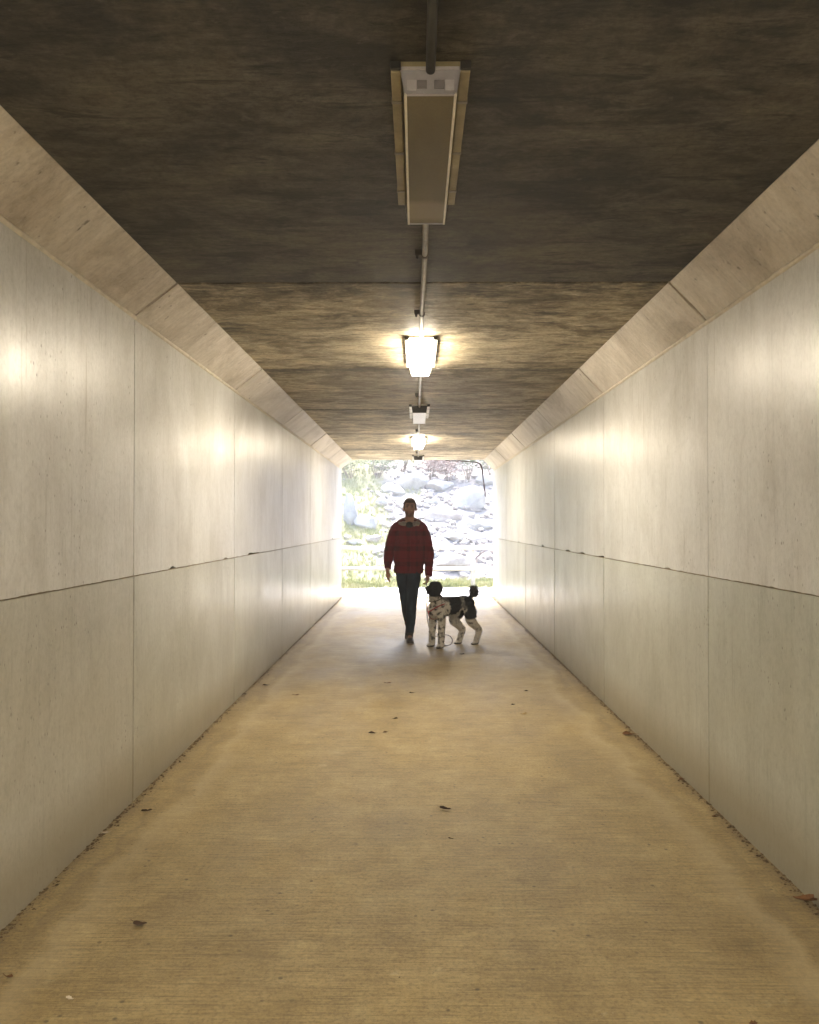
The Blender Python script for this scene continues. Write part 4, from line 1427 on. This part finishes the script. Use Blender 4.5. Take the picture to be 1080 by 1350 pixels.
for s in (-1, 1):
    bm = bmesh.new(); ball(bm, hp(.058, s * .036, .020), (.009, .008, .009), rotH, 10)
    bm_obj('eye', bm, simple('dog_eye', (0.03, 0.018, 0.01), 0.15, 0.6, 0.1, 20), dog, True)
# collar and red harness
bm = bmesh.new()
ring = []
for k in range(21):
    a = 2 * math.pi * k / 20
    ring.append(Vector((.022 + .076 * math.cos(a), .082 * math.sin(a), .580 - .030 * math.cos(a))))
limb(bm, ring, [(.010, .004)] * 21, seg=6, up=(.4, 0, 1), sub=2)
bm_obj('collar', bm, simple('black_collar', (0.015, 0.013, 0.014), 0.6, 0.3, 0.2, 20), dog, True)
HARN = simple('red_harness', (0.30, 0.035, 0.04), 0.6, 0.3, 0.2, 20)
bm = bmesh.new()
for s in (-1, 1):
    limb(bm, [(-.03, s * .118, .53), (.055, s * .095, .50), (.112, s * .040, .452), (.126, 0, .430)], [(.008, .0035)] * 4, seg=6, up=(1, 0, 0))
limb(bm, [(.126, 0, .435), (.116, 0, .385), (.075, 0, .345), (.0, 0, .345)], [(.009, .0035)] * 4, seg=6, up=(1, 0, 0))
bm_obj('harness', bm, HARN, dog, True)

# ------------------------------------------------------------------ leash
def dogw(x, y, z):
    m = Matrix.Translation(DOG) @ Matrix.Rotation(math.atan2(fw.y, fw.x), 4, 'Z')
    return m @ Vector((x, y, z))
hnd = MAN + WR_R + Vector((-.030, -.045, -.105))
def px3(px, py, d):
    return Vector(((px - VPX) * d / FPX, d, CAM_Z + (VPY - py) * d / FPX))
pts = [hnd + Vector((.004, .01, .04)), hnd, px3(563.2, 785, 10.02), px3(562.8, 800, 9.98), px3(563.5, 815, 9.98), px3(566.5, 829, 10.0), px3(573, 838, 10.02),
       px3(583, 836.5, 10.02), px3(592, 837.5, 10.0), px3(596.3, 843, 9.98), px3(594, 849, 9.94), px3(586, 850.5, 9.94),
       px3(580, 846, 10.02), dogw(-.06, .02, .22), dogw(.0, .0, .335)]
bm = bmesh.new()
limb(bm, pts, [.0065] * len(pts), seg=7, up=(0, 1, .1), sub=6)
bm2 = simple('pale_leash', (0.34, 0.30, 0.27), 0.7, 0.3, 0.15, 10)
tag(bm_obj('leash', bm, bm2, None, True), 'thin pale leash looping from the man hand down to the dog harness', 'leash')

# ------------------------------------------------------------------ haze volume added to imitate lens glare
bm = bmesh.new()
box(bm, -30, 30, -16, 60, -1.2, 16)
hz = bpy.data.materials.new('glare_haze')
hz.use_nodes = True
hz.node_tree.nodes.clear()
ho = hz.node_tree.nodes.new('ShaderNodeOutputMaterial')
hv = hz.node_tree.nodes.new('ShaderNodeVolumePrincipled')
hv.inputs['Color'].default_value = (0.94, 0.95, 1.0, 1)
hv.inputs['Density'].default_value = HAZE
hv.inputs['Anisotropy'].default_value = 0.3
hz.node_tree.links.new(hv.outputs[0], ho.inputs['Volume'])
tag(bm_obj('haze', bm, hz), 'thin pale haze added to imitate glare in the tunnel and over the slope', 'haze', kind='stuff')

# ------------------------------------------------------------------ sky, sun, camera
SUN_EL, SUN_AZ = R(62), R(-12)      # high and soft, beyond the slope
world = bpy.data.worlds.new('World')
scene.world = world
world.use_nodes = True
nt = world.node_tree
sky = nt.nodes.new('ShaderNodeTexSky')
sky.sky_type = 'NISHITA'
sky.sun_disc = False
sky.sun_elevation = SUN_EL
sky.sun_rotation = SUN_AZ
sky.air_density = 1.0
sky.dust_density = 4.0
bg = nt.nodes['Background']
nt.links.new(sky.outputs[0], bg.inputs['Color'])
bg.inputs['Strength'].default_value = SKY

sd = bpy.data.lights.new('sun', 'SUN')
sd.energy = SUN
sd.angle = R(26)
sd.color = (1.0, 0.98, 0.97)
so = bpy.data.objects.new('sun', sd)
COL.objects.link(so)
dirv = Vector((math.sin(SUN_AZ) * math.cos(SUN_EL), math.cos(SUN_AZ) * math.cos(SUN_EL), math.sin(SUN_EL)))
so.rotation_euler = dirv.to_track_quat('Z', 'Y').to_euler()
so.location = dirv * 60

cd = bpy.data.cameras.new('camera')
cd.sensor_fit = 'HORIZONTAL'
cd.sensor_width = 36.0
cd.lens = 36.0
cd.clip_start = 0.05
cd.clip_end = 2000
cam = bpy.data.objects.new('camera', cd)
COL.objects.link(cam)
cam.location = (0, 0, CAM_Z)
yaw = math.atan((VPX - 540) / FPX)
pitch = math.atan((VPY - 675) / FPX)
cam.rotation_euler = (R(90) + pitch, 0, yaw)
scene.camera = cam

scene.view_settings.view_transform = 'Standard'
scene.view_settings.look = 'None'
scene.view_settings.exposure = EXPOSURE
scene.view_settings.gamma = 1.0
scene.cycles.max_bounces = 14
scene.cycles.diffuse_bounces = 10
scene.cycles.glossy_bounces = 6
scene.cycles.sample_clamp_indirect = 4
scene.cycles.use_denoising = True
scene.cycles.caustics_reflective = False
scene.cycles.caustics_refractive = False
